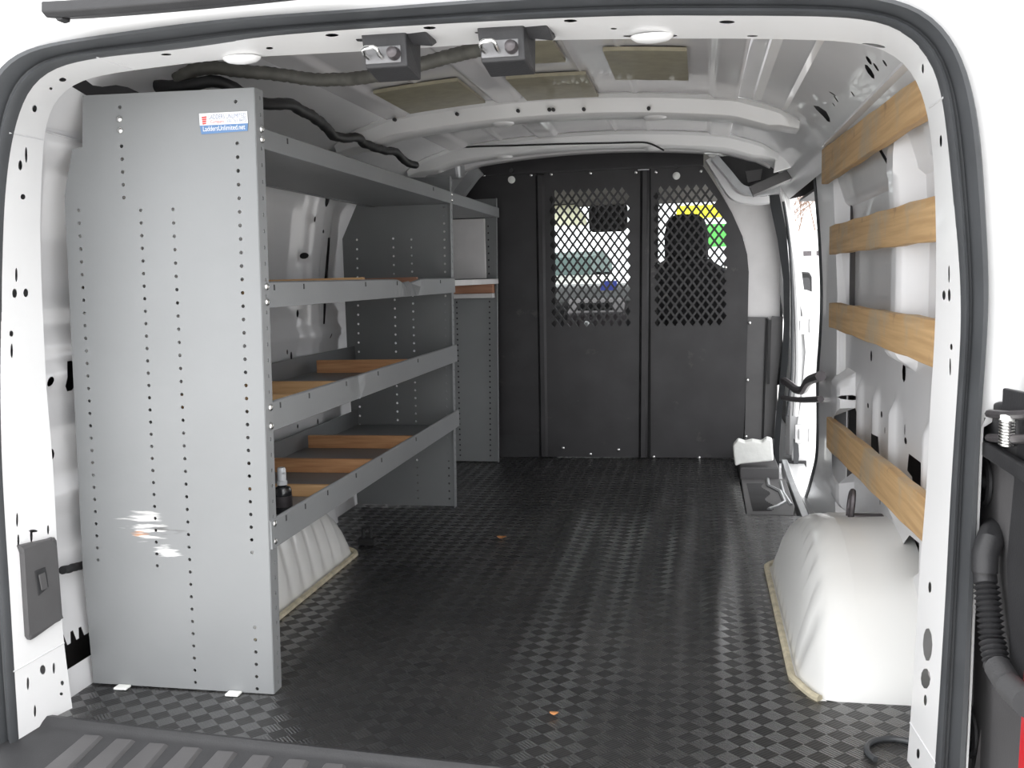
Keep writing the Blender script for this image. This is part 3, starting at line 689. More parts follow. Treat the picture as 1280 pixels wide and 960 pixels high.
def tx(body, pa, pb, h, m, par): return text(body, ony(pa, YT), ony(pb, YT), h, m, par, YT)
tx('LADDERS UNLIMITED', (260.5, 149.2), (307, 147.0), .0085, 'ink_grey', stk)
tx('Company', (263, 154.2), (280, 153.4), .0060, 'ink_red', stk)
tx('336 761 8470', (283, 153.6), (307.5, 152.0), .0065, 'ink_grey', stk)
tx('LaddersUnlimited.net', (253.5, 164.2), (306, 161.3), .0092, 'paper', sb)
lg = MB()
for k in range(4):
    q0, q1 = ony((251.8 + k * .35, 146.2 + k * 2.6), YT), ony((258.2 - k * .15, 145.4 + k * 2.6), YT)
    lg.loft([[q0, q0 + Vector((0, -.0004, 0)), q0 + Vector((.001, -.0004, -.0028)), q0 + Vector((.001, 0, -.0028))], [q1, q1 + Vector((0, -.0004, 0)), q1 + Vector((0, -.0004, -.0026)), q1 + Vector((0, 0, -.0026))]])
lg.build('emblem', 'ink_red', stk)

# narrow front unit joined on toward the partition
unit2 = thing('narrow_shelving_unit', 'narrow grey shelving unit with a white box shelf, between tall unit and black partition', 'shelving unit', (-1.0, 3.7, 0))
outG = [(-1.02, 1.135), (-.840, 1.135), (-.862, .004), (-1.21, .006), (-1.22, .95)]
hG = []
for x0, z0, x1, z1, n in ((-1.03, .70, -1.035, .03, 30), (-.885, .70, -.90, .03, 30), (-.882, 1.02, -.884, .82, 8)):
    hG += [ell(x, z, .0042, .0042, 8) for x, z in lin((x0, z0), (x1, z1), n)]
pg = endpanel(Y2, outG, hG, 'end_panel', 'grey', parent=unit2)
flange(Y2 - .022, (-.840, 1.135), (-.862, .004), pg, .022, 30, 'grey')
bolts(pg, [(-.8395, Y2 - .012, z) for z in (1.088, 1.062)], .007)
shelf(1.055, 1.096, Y1 + .004, Y2 - .003, 'top_shelf', 'grey', unit2, xb=-1.13)
w = MB(); w.span((-1.12, Y2 - .03, .800), (-.892, Y2 - .006, 1.052)); w.build('back_board', 'board_white', unit2, bevel=.002)
w = MB(); w.span((-1.16, Y1 + .02, .776), (-.842, Y2 - .006, .797)); w.build('board_shelf', 'board_white', unit2, bevel=.002)
w = MB(); w.span((-1.16, Y2 - .05, .737), (-.858, Y2 - .006, .775)); w.build('batten', 'divider_dark', unit2, bevel=.002)
w = MB(); w.span((-1.16, Y2 - .06, .717), (-.858, Y2 - .006, .736)); w.build('shelf_strip', 'board_white', unit2, bevel=.002)

# wooden dividers standing across the shelves
def divider(y, z0, z1, x0, x1, m, label, group):
    w = MB(); w.span((x0, y, z0), (x1, y + .018, z1))
    o = w.build('shelf_divider', m, bevel=.0012, origin=((x0 + x1) / 2, y, z0)); return tag(o, label, 'divider', group)
zt = [z0 + .0035 for z0, z1 in LIPS]
D = [(2.88, zt[2], .560, -1.17, -.836, 'divider', 'reddish wooden divider farthest back on the second lowest grey shelf', 'dividers on the second lowest shelf'),
     (2.325, zt[2], .553, -1.19, -.832, 'divider_tan', 'pale wooden divider in the middle of the second lowest grey shelf', 'dividers on the second lowest shelf'),
     (2.06, zt[2], .552, -1.19, -.829, 'divider_tan', 'short-looking pale wooden divider nearest the end panel on second lowest shelf', 'dividers on the second lowest shelf'),
     (2.82, zt[3], .333, -1.185, -.836, 'divider', 'wooden divider farthest back on the lowest grey shelf', 'dividers on the lowest shelf'),
     (2.448, zt[3], .331, -1.19, -.834, 'divider', 'knotted wooden divider in the middle of the lowest grey shelf', 'dividers on the lowest shelf'),
     (2.165, zt[3], .322, -1.19, -.831, 'divider_tan', 'bright wooden divider right behind the small spray bottle on lowest shelf', 'dividers on the lowest shelf'),
     (2.38, zt[1], .8105, -1.19, -.833, 'divider_tan', 'wooden divider with tan top edge just above the dented shelf lip, nearer one', 'dividers on the dented shelf'),
     (2.88, zt[1], .809, -1.17, -.838, 'divider_dark', 'dark wooden divider just above the dented shelf lip, farther one', 'dividers on the dented shelf')]
for a in D: divider(*a)

# spray bottle and loose cap on the lowest shelf
q = onz((354.5, 641), zt[3]); sb_ = thing('spray_bottle', 'small black spray bottle with clear cap standing on the lowest shelf', 'bottle', q)
w = MB(); w.lathe([(.0185, 0), (.0205, .003), (.0205, .050), (.018, .057), (.010, .061), (.010, .064)], q, n=24); w.build('bottle_body', 'glossblack', sb_, smooth=True)
w = MB(); w.lathe([(.0115, .0635), (.0115, .072), (.0095, .074), (.0095, .098), (.008, .102), (.001, .103)], q, n=20); w.build('spray_cap', 'clearcap', sb_, smooth=True)
w = MB(); w.tube([q + Vector((.008, -.002, .090)), q + Vector((.008, -.012, .091))], .0025, 8); w.build('nozzle', 'clearcap', sb_, smooth=True)
w = MB(); w.lathe([(.0207, .016), (.0207, .040)], q, n=24); w.build('bottle_label', 'steel', sb_, smooth=True)
q = onz((375, 646), zt[3]); w = MB(); w.lathe([(.0072, 0), (.0075, .001), (.0075, .021), (.0068, .024), (.003, .025)], q, n=16)
tag(w.build('bottle_cap', 'glossblack', smooth=True, origin=q), 'small loose black cap standing beside the spray bottle', 'cap')
# floor clip at the foot of the left wheel arch
q = Vector((-1.0, 2.80, .0)); w = MB(); w.box(q + Vector((0, 0, .012)), (.05, .03, .02)); w.tube([q + Vector((-.012, 0, .02)), q + Vector((-.012, 0, .05)), q + Vector((.012, 0, .055)), q + Vector((.012, 0, .02))], .006, 8)
tag(w.build('floor_clip', 'cable', bevel=.002), 'black floor clip beside the white wheel arch under the shelves', 'clip')

# ------------------------------------------------------------------ partition
part = thing('bulkhead_partition', 'black steel bulkhead partition with two mesh windows between load space and cab', 'partition', (-.4, Y_PART, 0))
def PP(p): q = ony(p, Y_PART); return (q.x, q.z)
flat = lambda dy: (lambda x, z: Vector((x, Y_PART + dy, z)))
w = MB(); sheet(w, [(-1.20, .10), (-.700, .10), (-.688, 1.235), (-.70, 1.30), (-.93, 1.30), (-1.02, 1.22), (-1.17, 1.05)], [], flat(0)); lp = w.build('side_panel', 'black_paint', part, solid=.003)
w = MB(); w.span((-1.2, Y_PART + .004, .0), (-.70, Y_PART + .02, .14)); w.build('kick_plate', 'dark', part, bevel=.002)
def diamonds(x0, x1, z0, z1, pw, ph, clip=None):
    hs = []; nx = round((x1 - x0) / pw); nz = round((z1 - z0) / ph); a, b = pw * .345, ph * .36
    for j in range(2 * nz):
        for i in range(nx + 1):
            cx = x0 + pw * (i + .5 * (j % 2)) + pw * .25; cz = z0 + ph * .5 * (j + .6)
            if cx > x1 or (clip and cx > clip(cz)): continue
            hs.append([(cx - a, cz), (cx, cz - b), (cx + a, cz), (cx, cz + b)])
    return hs
m1 = diamonds(-.634, -.292, .580, 1.165, .0358, .0487)
w = MB(); sheet(w, [(-.672, .004), (-.262, .004), (-.240, 1.285), (-.655, 1.285)], m1, flat(0)); cp = w.build('mesh_panel', 'black_paint', part, solid=.003)
m2 = diamonds(-.186, .105, .577, 1.160, .0370, .0487, lambda z: .125 - max(0, z - .98) * .45)
outR = [(-.212, .004), (.178, .006)] + [PP(p) for p in ((931.5, 500), (934.5, 410), (936, 340), (934, 318), (928, 295), (915, 266), (900, 240), (884, 215), (876, 204))] + [(-.01, 1.29), (-.198, 1.285)]
w = MB(); sheet(w, outR, m2, flat(0)); rp = w.build('mesh_panel', 'black_paint', part, solid=.003)
# folded flanges, recessed seams, head rail
for xa, xb, za in ((-.700, -.690, 1.235), (-.262, -.240, 1.237)):
    w = MB(); w.loft([[(xa - .004 + (k * (xb - xa)), Y_PART + .001, zz), (xa + .0 + k * (xb - xa) + .008, Y_PART - .012, zz), (xa + .012 + k * (xb - xa) + .014, Y_PART - .012, zz), (xa + .03 + k * (xb - xa) + .006, Y_PART + .001, zz)] for k, zz in ((0, .006), (1, za))]); w.build('seam_flange', 'black_paint', part)
    w = MB(); w.loft([[(xa - .022 + (k * (xb - xa)), Y_PART + .03, zz), (xa + .075 + (k * (xb - xa)), Y_PART + .03, zz)] for k, zz in ((0, .0), (1, za + .06))], closed=False); w.build('seam_backing', 'cable', part)
w = MB(); w.loft([[(x, Y_PART - .010, 1.245), (x, Y_PART - .010, 1.252), (x, Y_PART - .002, 1.33), (x, Y_PART + .01, 1.33), (x, Y_PART + .01, 1.245)] for x in (-.94, -.5, 0, .02)]); w.build('head_rail', 'black_paint', part)
w = MB(); w.span((-.252, Y_PART - .014, 1.236), (-.205, Y_PART - .009, 1.241)); w.build('rail_clip', 'galv', part)
for pnl, pxs in ((lp, ((605, 219), (664, 219))), (cp, ((689, 218), (738, 216.5), (795, 215.5), (704, 560), (738, 567.5), (773, 562))), (rp, ((820, 215), (876, 214), (817, 571), (874, 572), (937, 403.5), (934.5, 475), (932.5, 545.5), (907, 334)))):
    bolts(pnl, [ony(q_, Y_PART - .0035) for q_ in pxs], .0075, (0, -1, 0))
for pnl, q_ in ((lp, (640, 225)), (rp, (845.5, 220))):
    c0 = ony(q_, Y_PART - .012); w = MB(); w.lathe([(.004, .02), (.015, .016), (.016, .008), (.013, .0), (.004, -.004)], c0, 'y', 16); kb = w.build('coat_knob', 'foam', pnl, smooth=True); kb['label'] = 'pale round knob'
    w = MB(); w.lathe([(.009, -.002), (.009, .016)], c0 + Vector((0, 0, .040)), 'y', 12); w.build('knob_bracket', 'dark', kb)
# folding wing right of the mesh panels
w = MB(); pts = [(934, 396), (960, 396.5), (963, 402), (965, 395), (979, 396), (977, 430), (972, 470), (968, 548), (958, 550), (931, 550)]
a = [ony(p, Y_PART + .01) for p in pts]; w.loft([a, [q_ + Vector((0, .006, 0)) for q_ in a]]); wg = w.build('wing_plate', 'midplastic', part)
w = MB(); w.tube([ony((958.5, 398), Y_PART + .006), ony((956, 470), Y_PART + .006), ony((953.5, 548), Y_PART + .006)], .004, 6); w.build('fold', 'cable', wg)
w = MB(); w.loft([[ony(p, Y_PART + d) for p in ((960.5, 400), (964.5, 400), (962, 480), (959, 480))] for d in (.0, .008)]); w.build('groove', 'cable', wg)
# white board filling the gap beside the partition and white foam block under it
w = MB(); a = [ony(p, Y_PART + .03) for p in ((885, 205), (920, 235), (962, 250), (972, 254), (976, 300), (975, 400), (930, 400), (930, 300))]; w.loft([a, [q_ + Vector((0, .02, 0)) for q_ in a]])
tag(w.build('filler_board', 'board_white', bevel=.002), 'rough white board filling the gap right of the mesh partition', 'board')
fb = MB(); a = [(916, 557), (922, 550), (931, 553), (940, 551), (952, 553), (958, 548), (965, 550), (967, 576), (948, 578), (926, 580), (919, 583), (917, 570)]
aa = [ony(p, 3.86) for p in a]; fb.loft([aa, [q_ + Vector((.004, .06, 0)) for q_ in aa]])
tag(fb.build('foam_block', 'foam', bevel=.006, seg=3), 'crumpled white foam block at the foot of the partition by the side step', 'foam block')

# B pillar beside the partition and step into the side door
w = MB(); X = .36
pl = [((960, 244), (974, 243)), ((972, 300), (983, 290)), ((979, 350), (987.5, 350)), ((980, 400), (987, 410)), ((977, 450), (985, 455)), ((971, 510), (978, 510)), ((967, 560), (974, 560)), ((964, 600), (974, 600)), ((964, 610), (973.5, 622))]
w.loft([[ony(a, 4.30), ony(a, 4.24), ony(b, 4.22), ony(b, 4.34)] for a, b in pl]); struct(w.build('trim_8', 'rubber', smooth=True))
w = MB(); q0, q1 = ony((921, 580), 4.20), ony((964, 603), 4.20)
w.span((.152, 3.865, -.03), (.300, 4.26, .044)); tag(w.build('step_riser', 'midplastic', bevel=.004), 'dark grey plastic riser under the white foam block', 'step riser')
stp = thing('step_plate', 'dark ribbed plastic step plate inside the side opening', 'step plate', (.24, 3.6, 0))
w = MB(); a = [Vector((x, y, .002)) for x, y in ((.150, 3.275), (.30, 3.275), (.315, 3.40), (.322, 3.86), (.155, 3.86))]; w.loft([[p - Vector((0, 0, .02)) for p in a], a]); w.build('plate', 'midplastic', stp, bevel=.002)
w = MB()
for i in range(26):
    y = 3.32 + i * .017; w.loft([[(.172, y, .002), (.172, y + .008, .002), (.172, y + .004, .0055)], [(.235 + .012 * math.sin(i * .5), y + .008, .002), (.235 + .012 * math.sin(i * .5), y + .016, .002), (.235 + .012 * math.sin(i * .5), y + .012, .0055)]])
w.build('tread_rib', 'dark', stp)
w = MB(); w.tube([(.255, 3.84, .003), (.25, 3.72, .004), (.285, 3.62, .004), (.287, 3.45, .004), (.255, 3.38, .004), (.225, 3.34, .004)], .007, 6); w.tube([(.30, 3.8, .003), (.295, 3.6, .003), (.305, 3.42, .003)], .006, 6); w.build('drain_channel', 'galv', stp)
w = MB(); w.loft([[(.312, 2.78, -.10), (.318, 2.78, .006), (.345, 2.78, .006), (.38, 2.78, -.10)], [(.326, 3.9, -.10), (.330, 3.9, .006), (.352, 3.9, .006), (.40, 3.9, -.10)], [(.335, 4.24, -.1), (.338, 4.24, .006), (.36, 4.24, .006), (.41, 4.24, -.1)]]); struct(w.build('trim_9', 'galv', bevel=.002))

# roof corner trim: belt guide and brace at the partition's top corners
def bar(pxs, plane, hw_, th, name, m, parent=None):
    pts = smoothpath([ony(p, plane) for p in pxs], 20, 2); rings = []
    for i, q_ in enumerate(pts):
        t = (pts[min(i + 1, 19)] - pts[max(i - 1, 0)]).normalized(); n = Vector((-t.z, 0, t.x))
        rings.append([q_ + n * hw_ + Vector((0, th, 0)), q_ + n * hw_ * .8, q_ - n * hw_ * .8, q_ - n * hw_ + Vector((0, th, 0))])
    w = MB(); w.loft(rings); return w.build(name, m, parent, smooth=True)
br = thing('roof_corner_brace', 'grey curved brace at the roof corner right of the mesh partition', 'brace', (.2, 4.15, 1.2))
bar(((886, 198), (905, 228), (914, 243), (924, 249), (945, 251), (962, 249)), 4.12, .017, .05, 'outer_rail', 'primer', br)
bar(((893, 196), (912, 218), (926, 236), (945, 240), (975, 235)), 4.06, .018, .05, 'inner_rail', 'galv', br)
w = MB(); a = [ony(p, 4.16) for p in ((895, 196), (975, 190), (1010, 205), (965, 240), (925, 240))]; w.loft([a, [q_ + Vector((0, .02, 0)) for q_ in a]]); w.build('corner_gusset', 'dark', br)
w = MB(); a = [ony(p, 4.10) for p in ((932, 214), (953, 211), (951, 224), (935, 228))]; w.loft([a, [q_ + Vector((0, .012, 0)) for q_ in a]]); w.build('belt_guide', 'midplastic', br)
bar(((940, 238), (972, 224), (1000, 212), (1012, 205)), 3.9, .022, .08, 'header_rail', 'midplastic', br)
w = MB(); a = [ony(p, 3.75) for p in ((974, 171), (986, 171), (990, 198), (993, 208), (967, 216), (969, 198))]; w.loft([a, [q_ + Vector((.0, .02, .0)) for q_ in a]]); w.build('bow_bracket', 'white', br, bevel=.003)
bl = thing('roof_corner_bracket', 'grey roof corner bracket beyond the top shelf on the left', 'bracket', (-.95, 4.1, 1.2))
bar(((565, 252), (580, 232), (592, 216), (598, 211)), 4.2, .028, .03, 'strut', 'galv', bl)
w = MB(); q_ = ony((552, 215), 3.95); w.loft([[q_ + Vector((dx, 0, .05)), q_ + Vector((dx, .10, .07)), q_ + Vector((dx, .12, -.02)), q_ + Vector((dx, .02, -.03))] for dx in (-.14, .04, .075)]); w.build('corner_cap', 'galv', bl, bevel=.02, seg=3)

# ------------------------------------------------------------------ plank lining on the right wall
def plank(name, a, b, c_, d, xa, xb, label):
    """far top, far bottom, near top, near bottom pixels -> board standing on the wall ribs"""
    ft, fb_, nt_, nb = onx(a, xa), onx(b, xa), onx(c_, xb), onx(d, xb)
    yf = (ft.y + fb_.y) / 2; yn = (nt_.y + nb.y) / 2 - .012
    k = ((nt_.z - ft.z) / (yf - (yn + .012)), (nb.z - fb_.z) / (yf - (yn + .012)))
    zt_, zb_ = ft.z + k[0] * (yf - yn), fb_.z + k[1] * (yf - yn); xn = xa + (xb - xa) * (yf - yn) / (yf - yn - .012)
    w = MB(); rings = []
    for i in range(13):
        t = i / 12; x = xa + (xn - xa) * t; y = yf + (yn - yf) * t; z1, z0 = ft.z + (zt_ - ft.z) * t, fb_.z + (zb_ - fb_.z) * t
        j = .0015 * math.sin(i * 2.1 + a[0])
        rings.append([(x, y, z0 + j), (x, y, z1 + j), (x + .020, y, z1 + j), (x + .020, y, z0 + j)])
    w.loft(rings); o = w.build(name, 'plank', bevel=.0025, origin=(xa, (yf + yn) / 2, (z0 + z1) / 2)); return tag(o, label, 'plank', 'planks lining the right wall')
plank('wall_plank', (1024, 190), (1030, 228), (1158, 88), (1162, 139.5), .342, .342, 'highest wooden plank on the right wall, right under the roof')
plank('wall_plank', (1036, 283), (1037, 318), (1169, 243.5), (1169, 301), .36, .36, 'second highest wooden plank on the right wall')
plank('wall_plank', (1036, 378), (1036, 409), (1168, 400), (1167, 460), .36, .36, 'third highest wooden plank on the right wall, with reddish stains')
plank('wall_plank', (1033, 521), (1033, 560), (1156, 624), (1155, 681), .357, .357, 'lowest wooden plank on right wall, just above the wheel arch')

# tie-down ring, latch, connector on the right wall
q = onx((1070, 633), .352); td = thing('tie_down_ring', 'dark steel tie-down ring on the white wall above the wheel arch', 'tie-down ring', q)
w = MB(); pts = [q + Vector((-.012 + .004 * math.sin(t), .017 * math.cos(t) - .004, .036 * math.sin(t))) for t in (2 * PI * k / 22 for k in range(22))]; w.tube(pts, .007, 8, loop=True); w.build('ring', 'steel', td, smooth=True)
w = MB(); w.box(q + Vector((.026, -.008, -.026)), (.066, .026, .020)); w.lathe([(.010, -.006), (.010, .008), (.006, .010)], q + Vector((-.006, -.014, -.028)), R=Matrix.Rotation(-PI / 2, 3, 'Y'), n=10); w.build('ring_base', 'steel', td, bevel=.003)
q = onx((1140, 697), .44); w = MB(); w.box(q, (.03, .07, .05)); w.tube([q + Vector((-.02, .06, .0)), q + Vector((-.03, .02, .02)), q + Vector((-.03, -.03, .01)), q + Vector((-.02, -.04, -.06))], .009, 8); w.tube([q + Vector((-.02, .05, .01)), q + Vector((-.02, .06, -.05))], .008, 8)
tag(w.build('latch_mechanism', 'steel', bevel=.003), 'dark latch mechanism inside the wall cutout below the lowest plank', 'latch')
q = jamb(*uv_of((1162, 817))) + Vector((.012, .006, 0)); wc = thing('wire_connector', 'grey wire connector with yellow wires in the right pillar cutout', 'connector', q)
w = MB(); w.box(q + Vector((0, 0, -.018)), (.020, .022, .05), Matrix.Rotation(.15, 3, 'Y')); w.build('connector_body', 'grey_connector', wc, bevel=.005)
for dx in (-.004, .004):
    w = MB(); w.tube([q + Vector((dx, 0, .0)), q + Vector((dx * .5 - .002, .004, .02)), q + Vector((dx - .006, .02, .045))], .0022, 6); w.build('wire', 'yellow_wire', wc, smooth=True)
    w = MB(); w.tube([q + Vector((dx, 0, -.040)), q + Vector((dx + .002, .004, -.06)), q + Vector((dx + .006, .02, -.085))], .0022, 6); w.build('wire', 'yellow_wire', wc, smooth=True)

# ------------------------------------------------------------------ roof pads, strikers, cables
def pad(x0, x1, y0, y1, label, i):
    w = MB(); n = 8
    for k in range(n + 1):
        x = x0 + (x1 - x0) * k / n
        w.v += [Vector((x, y0, roof_z(x) - .004)), Vector((x, y0, roof_z(x) - .013)), Vector((x, y1, roof_z(x) - .013)), Vector((x, y1, roof_z(x) - .004))]
    for k in range(n):
        b = k * 4; w.f += [(b + j, b + (j + 1) % 4, b + 4 + (j + 1) % 4, b + 4 + j) for j in range(4)]
    w.f += [(0, 1, 2, 3), (4 * n, 4 * n + 1, 4 * n + 2, 4 * n + 3)]
    tag(w.build('roof_pad', 'pad'), label, 'pad', 'tan damping pads on the roof')
pad(-.215, -.025, 2.33, 2.68, 'tan roof pad standing alone, right of the two strikers', 0)
pad(-.495, -.285, 2.60, 2.93, 'tan roof pad below the right striker, nearest the bow', 1)
pad(-.475, -.315, 2.16, 2.44, 'tan roof pad half hidden behind the right striker', 2)
pad(-.845, -.615, 2.56, 2.90, 'tan roof pad just below the left striker and cable loom', 3)
def striker(px, gus, label):
    q = ony(px, 1.535); t = thing('door_striker', label, 'door striker', q, 'door strikers on the opening head')
    L, R_, T, B_ = -.040, .033, .032, -.030
    w = MB(); w.loft([[q + Vector((L, 0, T)), q + Vector((R_, 0, T)), q + Vector((R_ + .002, 0, B_ + .008)), q + Vector((L + .006, 0, B_ + .008))], [q + Vector((L + .006, .05, T)), q + Vector((R_ + .012, .05, T)), q + Vector((R_ + .010, .05, B_ - .006)), q + Vector((L + .010, .05, B_ - .006))]]); w.build('housing', 'dark', t, bevel=.003)
    w = MB(); a_ = [ony(p, 1.525) for p in gus[:2]] + [ony(gus[2], 1.56), ony(gus[3], 1.56)]; w.loft([a_, [p + Vector((0, .03, .012)) for p in a_]]); w.build('mount_gusset', 'dark', t, bevel=.002)
    w = MB(); w.span(q + Vector((L + .007, -.002, B_ + .014)), q + Vector((R_ - .008, .001, T - .022))); w.build('striker_plate', 'zinc_dull', t, bevel=.001)
    w = MB(); z = .002; w.tube([q + Vector((-.026, 0, -.008)), q + Vector((-.030, -.014, -.004)), q + Vector((-.030, -.022, z)), q + Vector((-.025, -.024, z + .002)), q + Vector((-.012, -.024, z + .002)), q + Vector((-.008, -.022, z)), q + Vector((-.007, -.014, -.004)), q + Vector((-.005, 0, -.008))], .0036, 8); w.build('loop', 'chrome', t, smooth=True)
    w = MB(); w.lathe([(.0105, .0), (.0105, -.004), (.0085, -.009), (.0085, -.016), (.005, -.019), (.001, -.020)], q + Vector((.015, -.002, -.003)), R=Matrix.Rotation(-PI / 2, 3, 'X'), n=18); w.build('stop_pin', 'steel', t, smooth=True)
    return t
striker((482, 66), ((434, 37), (528, 30), (541, 58), (446, 52)), 'left of the two black door strikers hanging from the head of the opening')
striker((628, 58), ((578, 27), (678, 20), (692, 51), (594, 42)), 'right of the two black door strikers hanging from the head of the opening')

def loom(name, pxs, planes, r, m, label, wob=0, nseg=80, ribs=0):
    pts = [ony(p, y) for p, y in zip(pxs, planes)]; pts = smoothpath(pts, nseg, 3)
    rad = [r * (1 + (ribs * math.sin(i * 2.4))) for i in range(nseg)]
    pts = [p + Vector((0, 0, wob * math.sin(i * .9) * random.uniform(.3, 1))) for i, p in enumerate(pts)]
    w = MB(); w.tube(pts, r, 10, radii=rad); return tag(w.build(name, m, smooth=True), label, 'cable')
loom('cable_loom', ((220, 100), (240, 88), (268, 84), (300, 89), (340, 92), (395, 100), (440, 99), (480, 93), (520, 82), (560, 71), (605, 60), (640, 52)), [1.9, 1.9, 1.9, 1.9, 1.92, 1.95, 1.95, 1.92, 1.88, 1.85, 1.8, 1.75], .0135, 'loom', 'thick taped cable loom running along the roof behind the strikers', .0005, 120, .06)
loom('roof_cable', ((195, 108), (235, 108), (262, 100), (285, 104), (325, 132), (358, 128), (390, 145), (405, 156), (418, 172), (450, 172), (452, 178), (475, 187), (497, 190), (505, 202), (520, 207)), [1.9, 1.9, 1.9, 1.92, 1.98, 2.05, 2.2, 2.35, 2.5, 2.65, 2.75, 2.95, 3.08, 3.15, 3.25], .0125, 'cable', 'black cable snaking along the roof edge above the top shelf', .002, 100, .05)
loom('roof_wire', ((500, 192), (540, 186), (598, 183), (640, 182), (700, 180), (755, 179), (812, 177.5), (822, 184), (830, 188)), [3.705] * 9, .0035, 'cable', 'thin black wire clipped along the roof bow nearest the partition', 0, 60)
loom('sill_cable', ((78, 713), (90, 710), (108, 705)), [1.66, 1.70, 1.80], .008, 'cable', 'short black cable on the left wall behind the grey end panel', .001, 30)

# cover plate on the left pillar
u0 = jamb(*uv_of((45, 730))); cvt = thing('pillar_cover_plate', 'grey plastic cover plate with latch recess on white left pillar', 'cover plate', u0)
def onj(px, off):
    u, v = uv_of(px); p0 = jamb(u, v); n = (jamb(min(u + .5, NS - 1.2), v) - p0).cross(jamb(u, min(1, v + .1)) - p0).normalized()
    if n.dot(EYE - p0) < 0: n = -n
    return p0 + n * off
cp_px = [(22, 690), (21, 684), (24, 681), (58, 671), (63, 672), (66, 677), (75, 765), (74, 771), (70, 776), (38, 796), (33, 797), (29, 793)]
w = MB(); w.loft([[onj(p, .0005) for p in cp_px], [onj(p, .009) for p in cp_px], [onj((45 + (p[0] - 45) * .9, 733 + (p[1] - 733) * .95), .012) for p in cp_px]]); w.build('plate', 'midplastic', cvt, bevel=.002)
w = MB(); rc = [(37, 712), (50, 707), (53, 735), (40, 743)]; w.loft([[onj(p, .0125) for p in rc], [onj(p, .0145) for p in rc]]); lt = w.build('latch_frame', 'dark', cvt, bevel=.002)
rc = [(39.5, 716), (48, 713), (50, 732), (42, 737)]; w = MB(); w.loft([[onj(p, .0146) for p in rc], [onj(p, .018) for p in rc]]); w.build('latch_button', 'midplastic', lt, bevel=.003)

# ------------------------------------------------------------------ open right rear door, hinge, conduit, lamp
XD = .42
dr = MB(); prof_ = [(1.495, -.25), (1.495, 1.10), (1.47, 1.22), (1.35, 1.30), (.85, 1.32), (.80, 1.30), (.80, -.25)]
dr.loft([[Vector((XD + .012 * max(0, z - .5), y, z)) for y, z in prof_], [Vector((XD + .05 + .012 * max(0, z - .5), y, z)) for y, z in prof_]]); door = struct(dr.build('door_1', 'white', bevel=.006))
def dpx(p, x=XD - .004): return onx(p, x)
w = MB(); a = [dpx(p) for p in ((1222, 560), (1226, 546), (1300, 546), (1300, 985), (1205, 985))]; w.loft([a, [q_ + Vector((.006, 0, 0)) for q_ in a]]); w.build('lower_trim', 'midplastic', door, bevel=.002)
w = MB(); a = [dpx(p, XD - .006) for p in ((1222, 700), (1212, 860), (1206, 862), (1214, 700))]; w.loft([a, [q_ + Vector((.006, 0, 0)) for q_ in a]]); w.build('weather_lip', 'board_white', door)
for c0, rr in (((1231, 601), 16), ((1213, 912), 15)):
    q0 = dpx(c0, XD - .006); q1 = dpx((c0[0] + rr, c0[1]), XD - .006); rad = (q1 - q0).length * .5
    w = MB(); w.lathe([(rad * 1.2, 0), (rad * 1.2, .004), (rad, .006), (rad * .9, .001), (rad * .4, .001), (rad * .3, .006)], q0, R=Matrix.Rotation(-PI / 2, 3, 'Y'), n=22); w.build('trim_plug', 'dark', door, smooth=True)
w = MB(); a = [dpx(p, XD - .009) for p in ((1272, 545), (1300, 540), (1300, 850), (1262, 850), (1258, 700))]; w.loft([a, [q_ + Vector((.006, 0, 0)) for q_ in a]]); w.build('inner_trim', 'dark', door, bevel=.002)
hx = XD - .012
w = MB(); a = [dpx(p, hx) for p in ((1230, 515), (1236, 505), (1246, 502), (1262, 502), (1270, 510), (1270, 556), (1248, 560), (1234, 552), (1227, 545))]; w.loft([a, [q_ + Vector((.012, 0, 0)) for q_ in a]]); hg = w.build('hinge', 'dark', door, bevel=.004, seg=3); hg['label'] = 'black hinge with coil spring'
q0 = dpx((1234, 490), hx); w = MB(); w.lathe([(.013, 0), (.013, .008), (.009, .012)], q0, R=Matrix.Rotation(-PI / 2, 3, 'Y'), n=16); w.build('bolt_boss', 'dark', hg, smooth=True)
w = MB(); w.lathe([(.008, .010), (.008, .014), (.003, .016)], q0, R=Matrix.Rotation(-PI / 2, 3, 'Y'), n=12); w.build('bolt', 'chrome', hg, smooth=True)
w = MB(); a = [dpx(p, hx - .01) for p in ((1253, 485), (1300, 495), (1300, 520), (1270, 516), (1252, 514))]; w.loft([a, [q_ + Vector((.008, 0, 0)) for q_ in a]]); w.build('hinge_arm', 'dark', hg, bevel=.002)
for za in (517, 547):
    w = MB(); w.tube([dpx((1236, za), hx - .004), dpx((1262, za + 2), hx - .016), dpx((1300, za + 1), hx - .014)], .006, 8); w.build('pivot_bar', 'steel', hg, smooth=True)
sp0, sp1 = dpx((1259, 524), hx - .022), dpx((1258, 557), hx - .022); w = MB(); turns = 9; pts = []
for i in range(turns * 12 + 1):
    t = i / (turns * 12); pts.append(sp0.lerp(sp1, t) + Vector((math.cos(t * turns * 2 * PI), math.sin(t * turns * 2 * PI), 0)) * .0085)
w.tube(pts, .0017, 6); w.build('coil_spring', 'chrome', hg, smooth=True)
w = MB(); w.lathe([(.0085, -.002), (.0085, .005)], sp0, n=14); w.build('spring_collar', 'foam', hg, smooth=True)
w = MB(); w.span(dpx((1228, 564), hx) + Vector((0, 0, 0)), dpx((1300, 594), hx - .012)); w.build('hinge_bracket', 'dark', hg, bevel=.003)
cd = thing('conduit_hose', 'corrugated black conduit hose beside right side of the door seal', 'hose', dpx((1230, 780)))
pts = smoothpath([dpx(p, XD - .030) for p in ((1231, 692), (1231, 720), (1236, 760), (1240, 800), (1246, 832), (1262, 858), (1285, 880))], 150, 3)
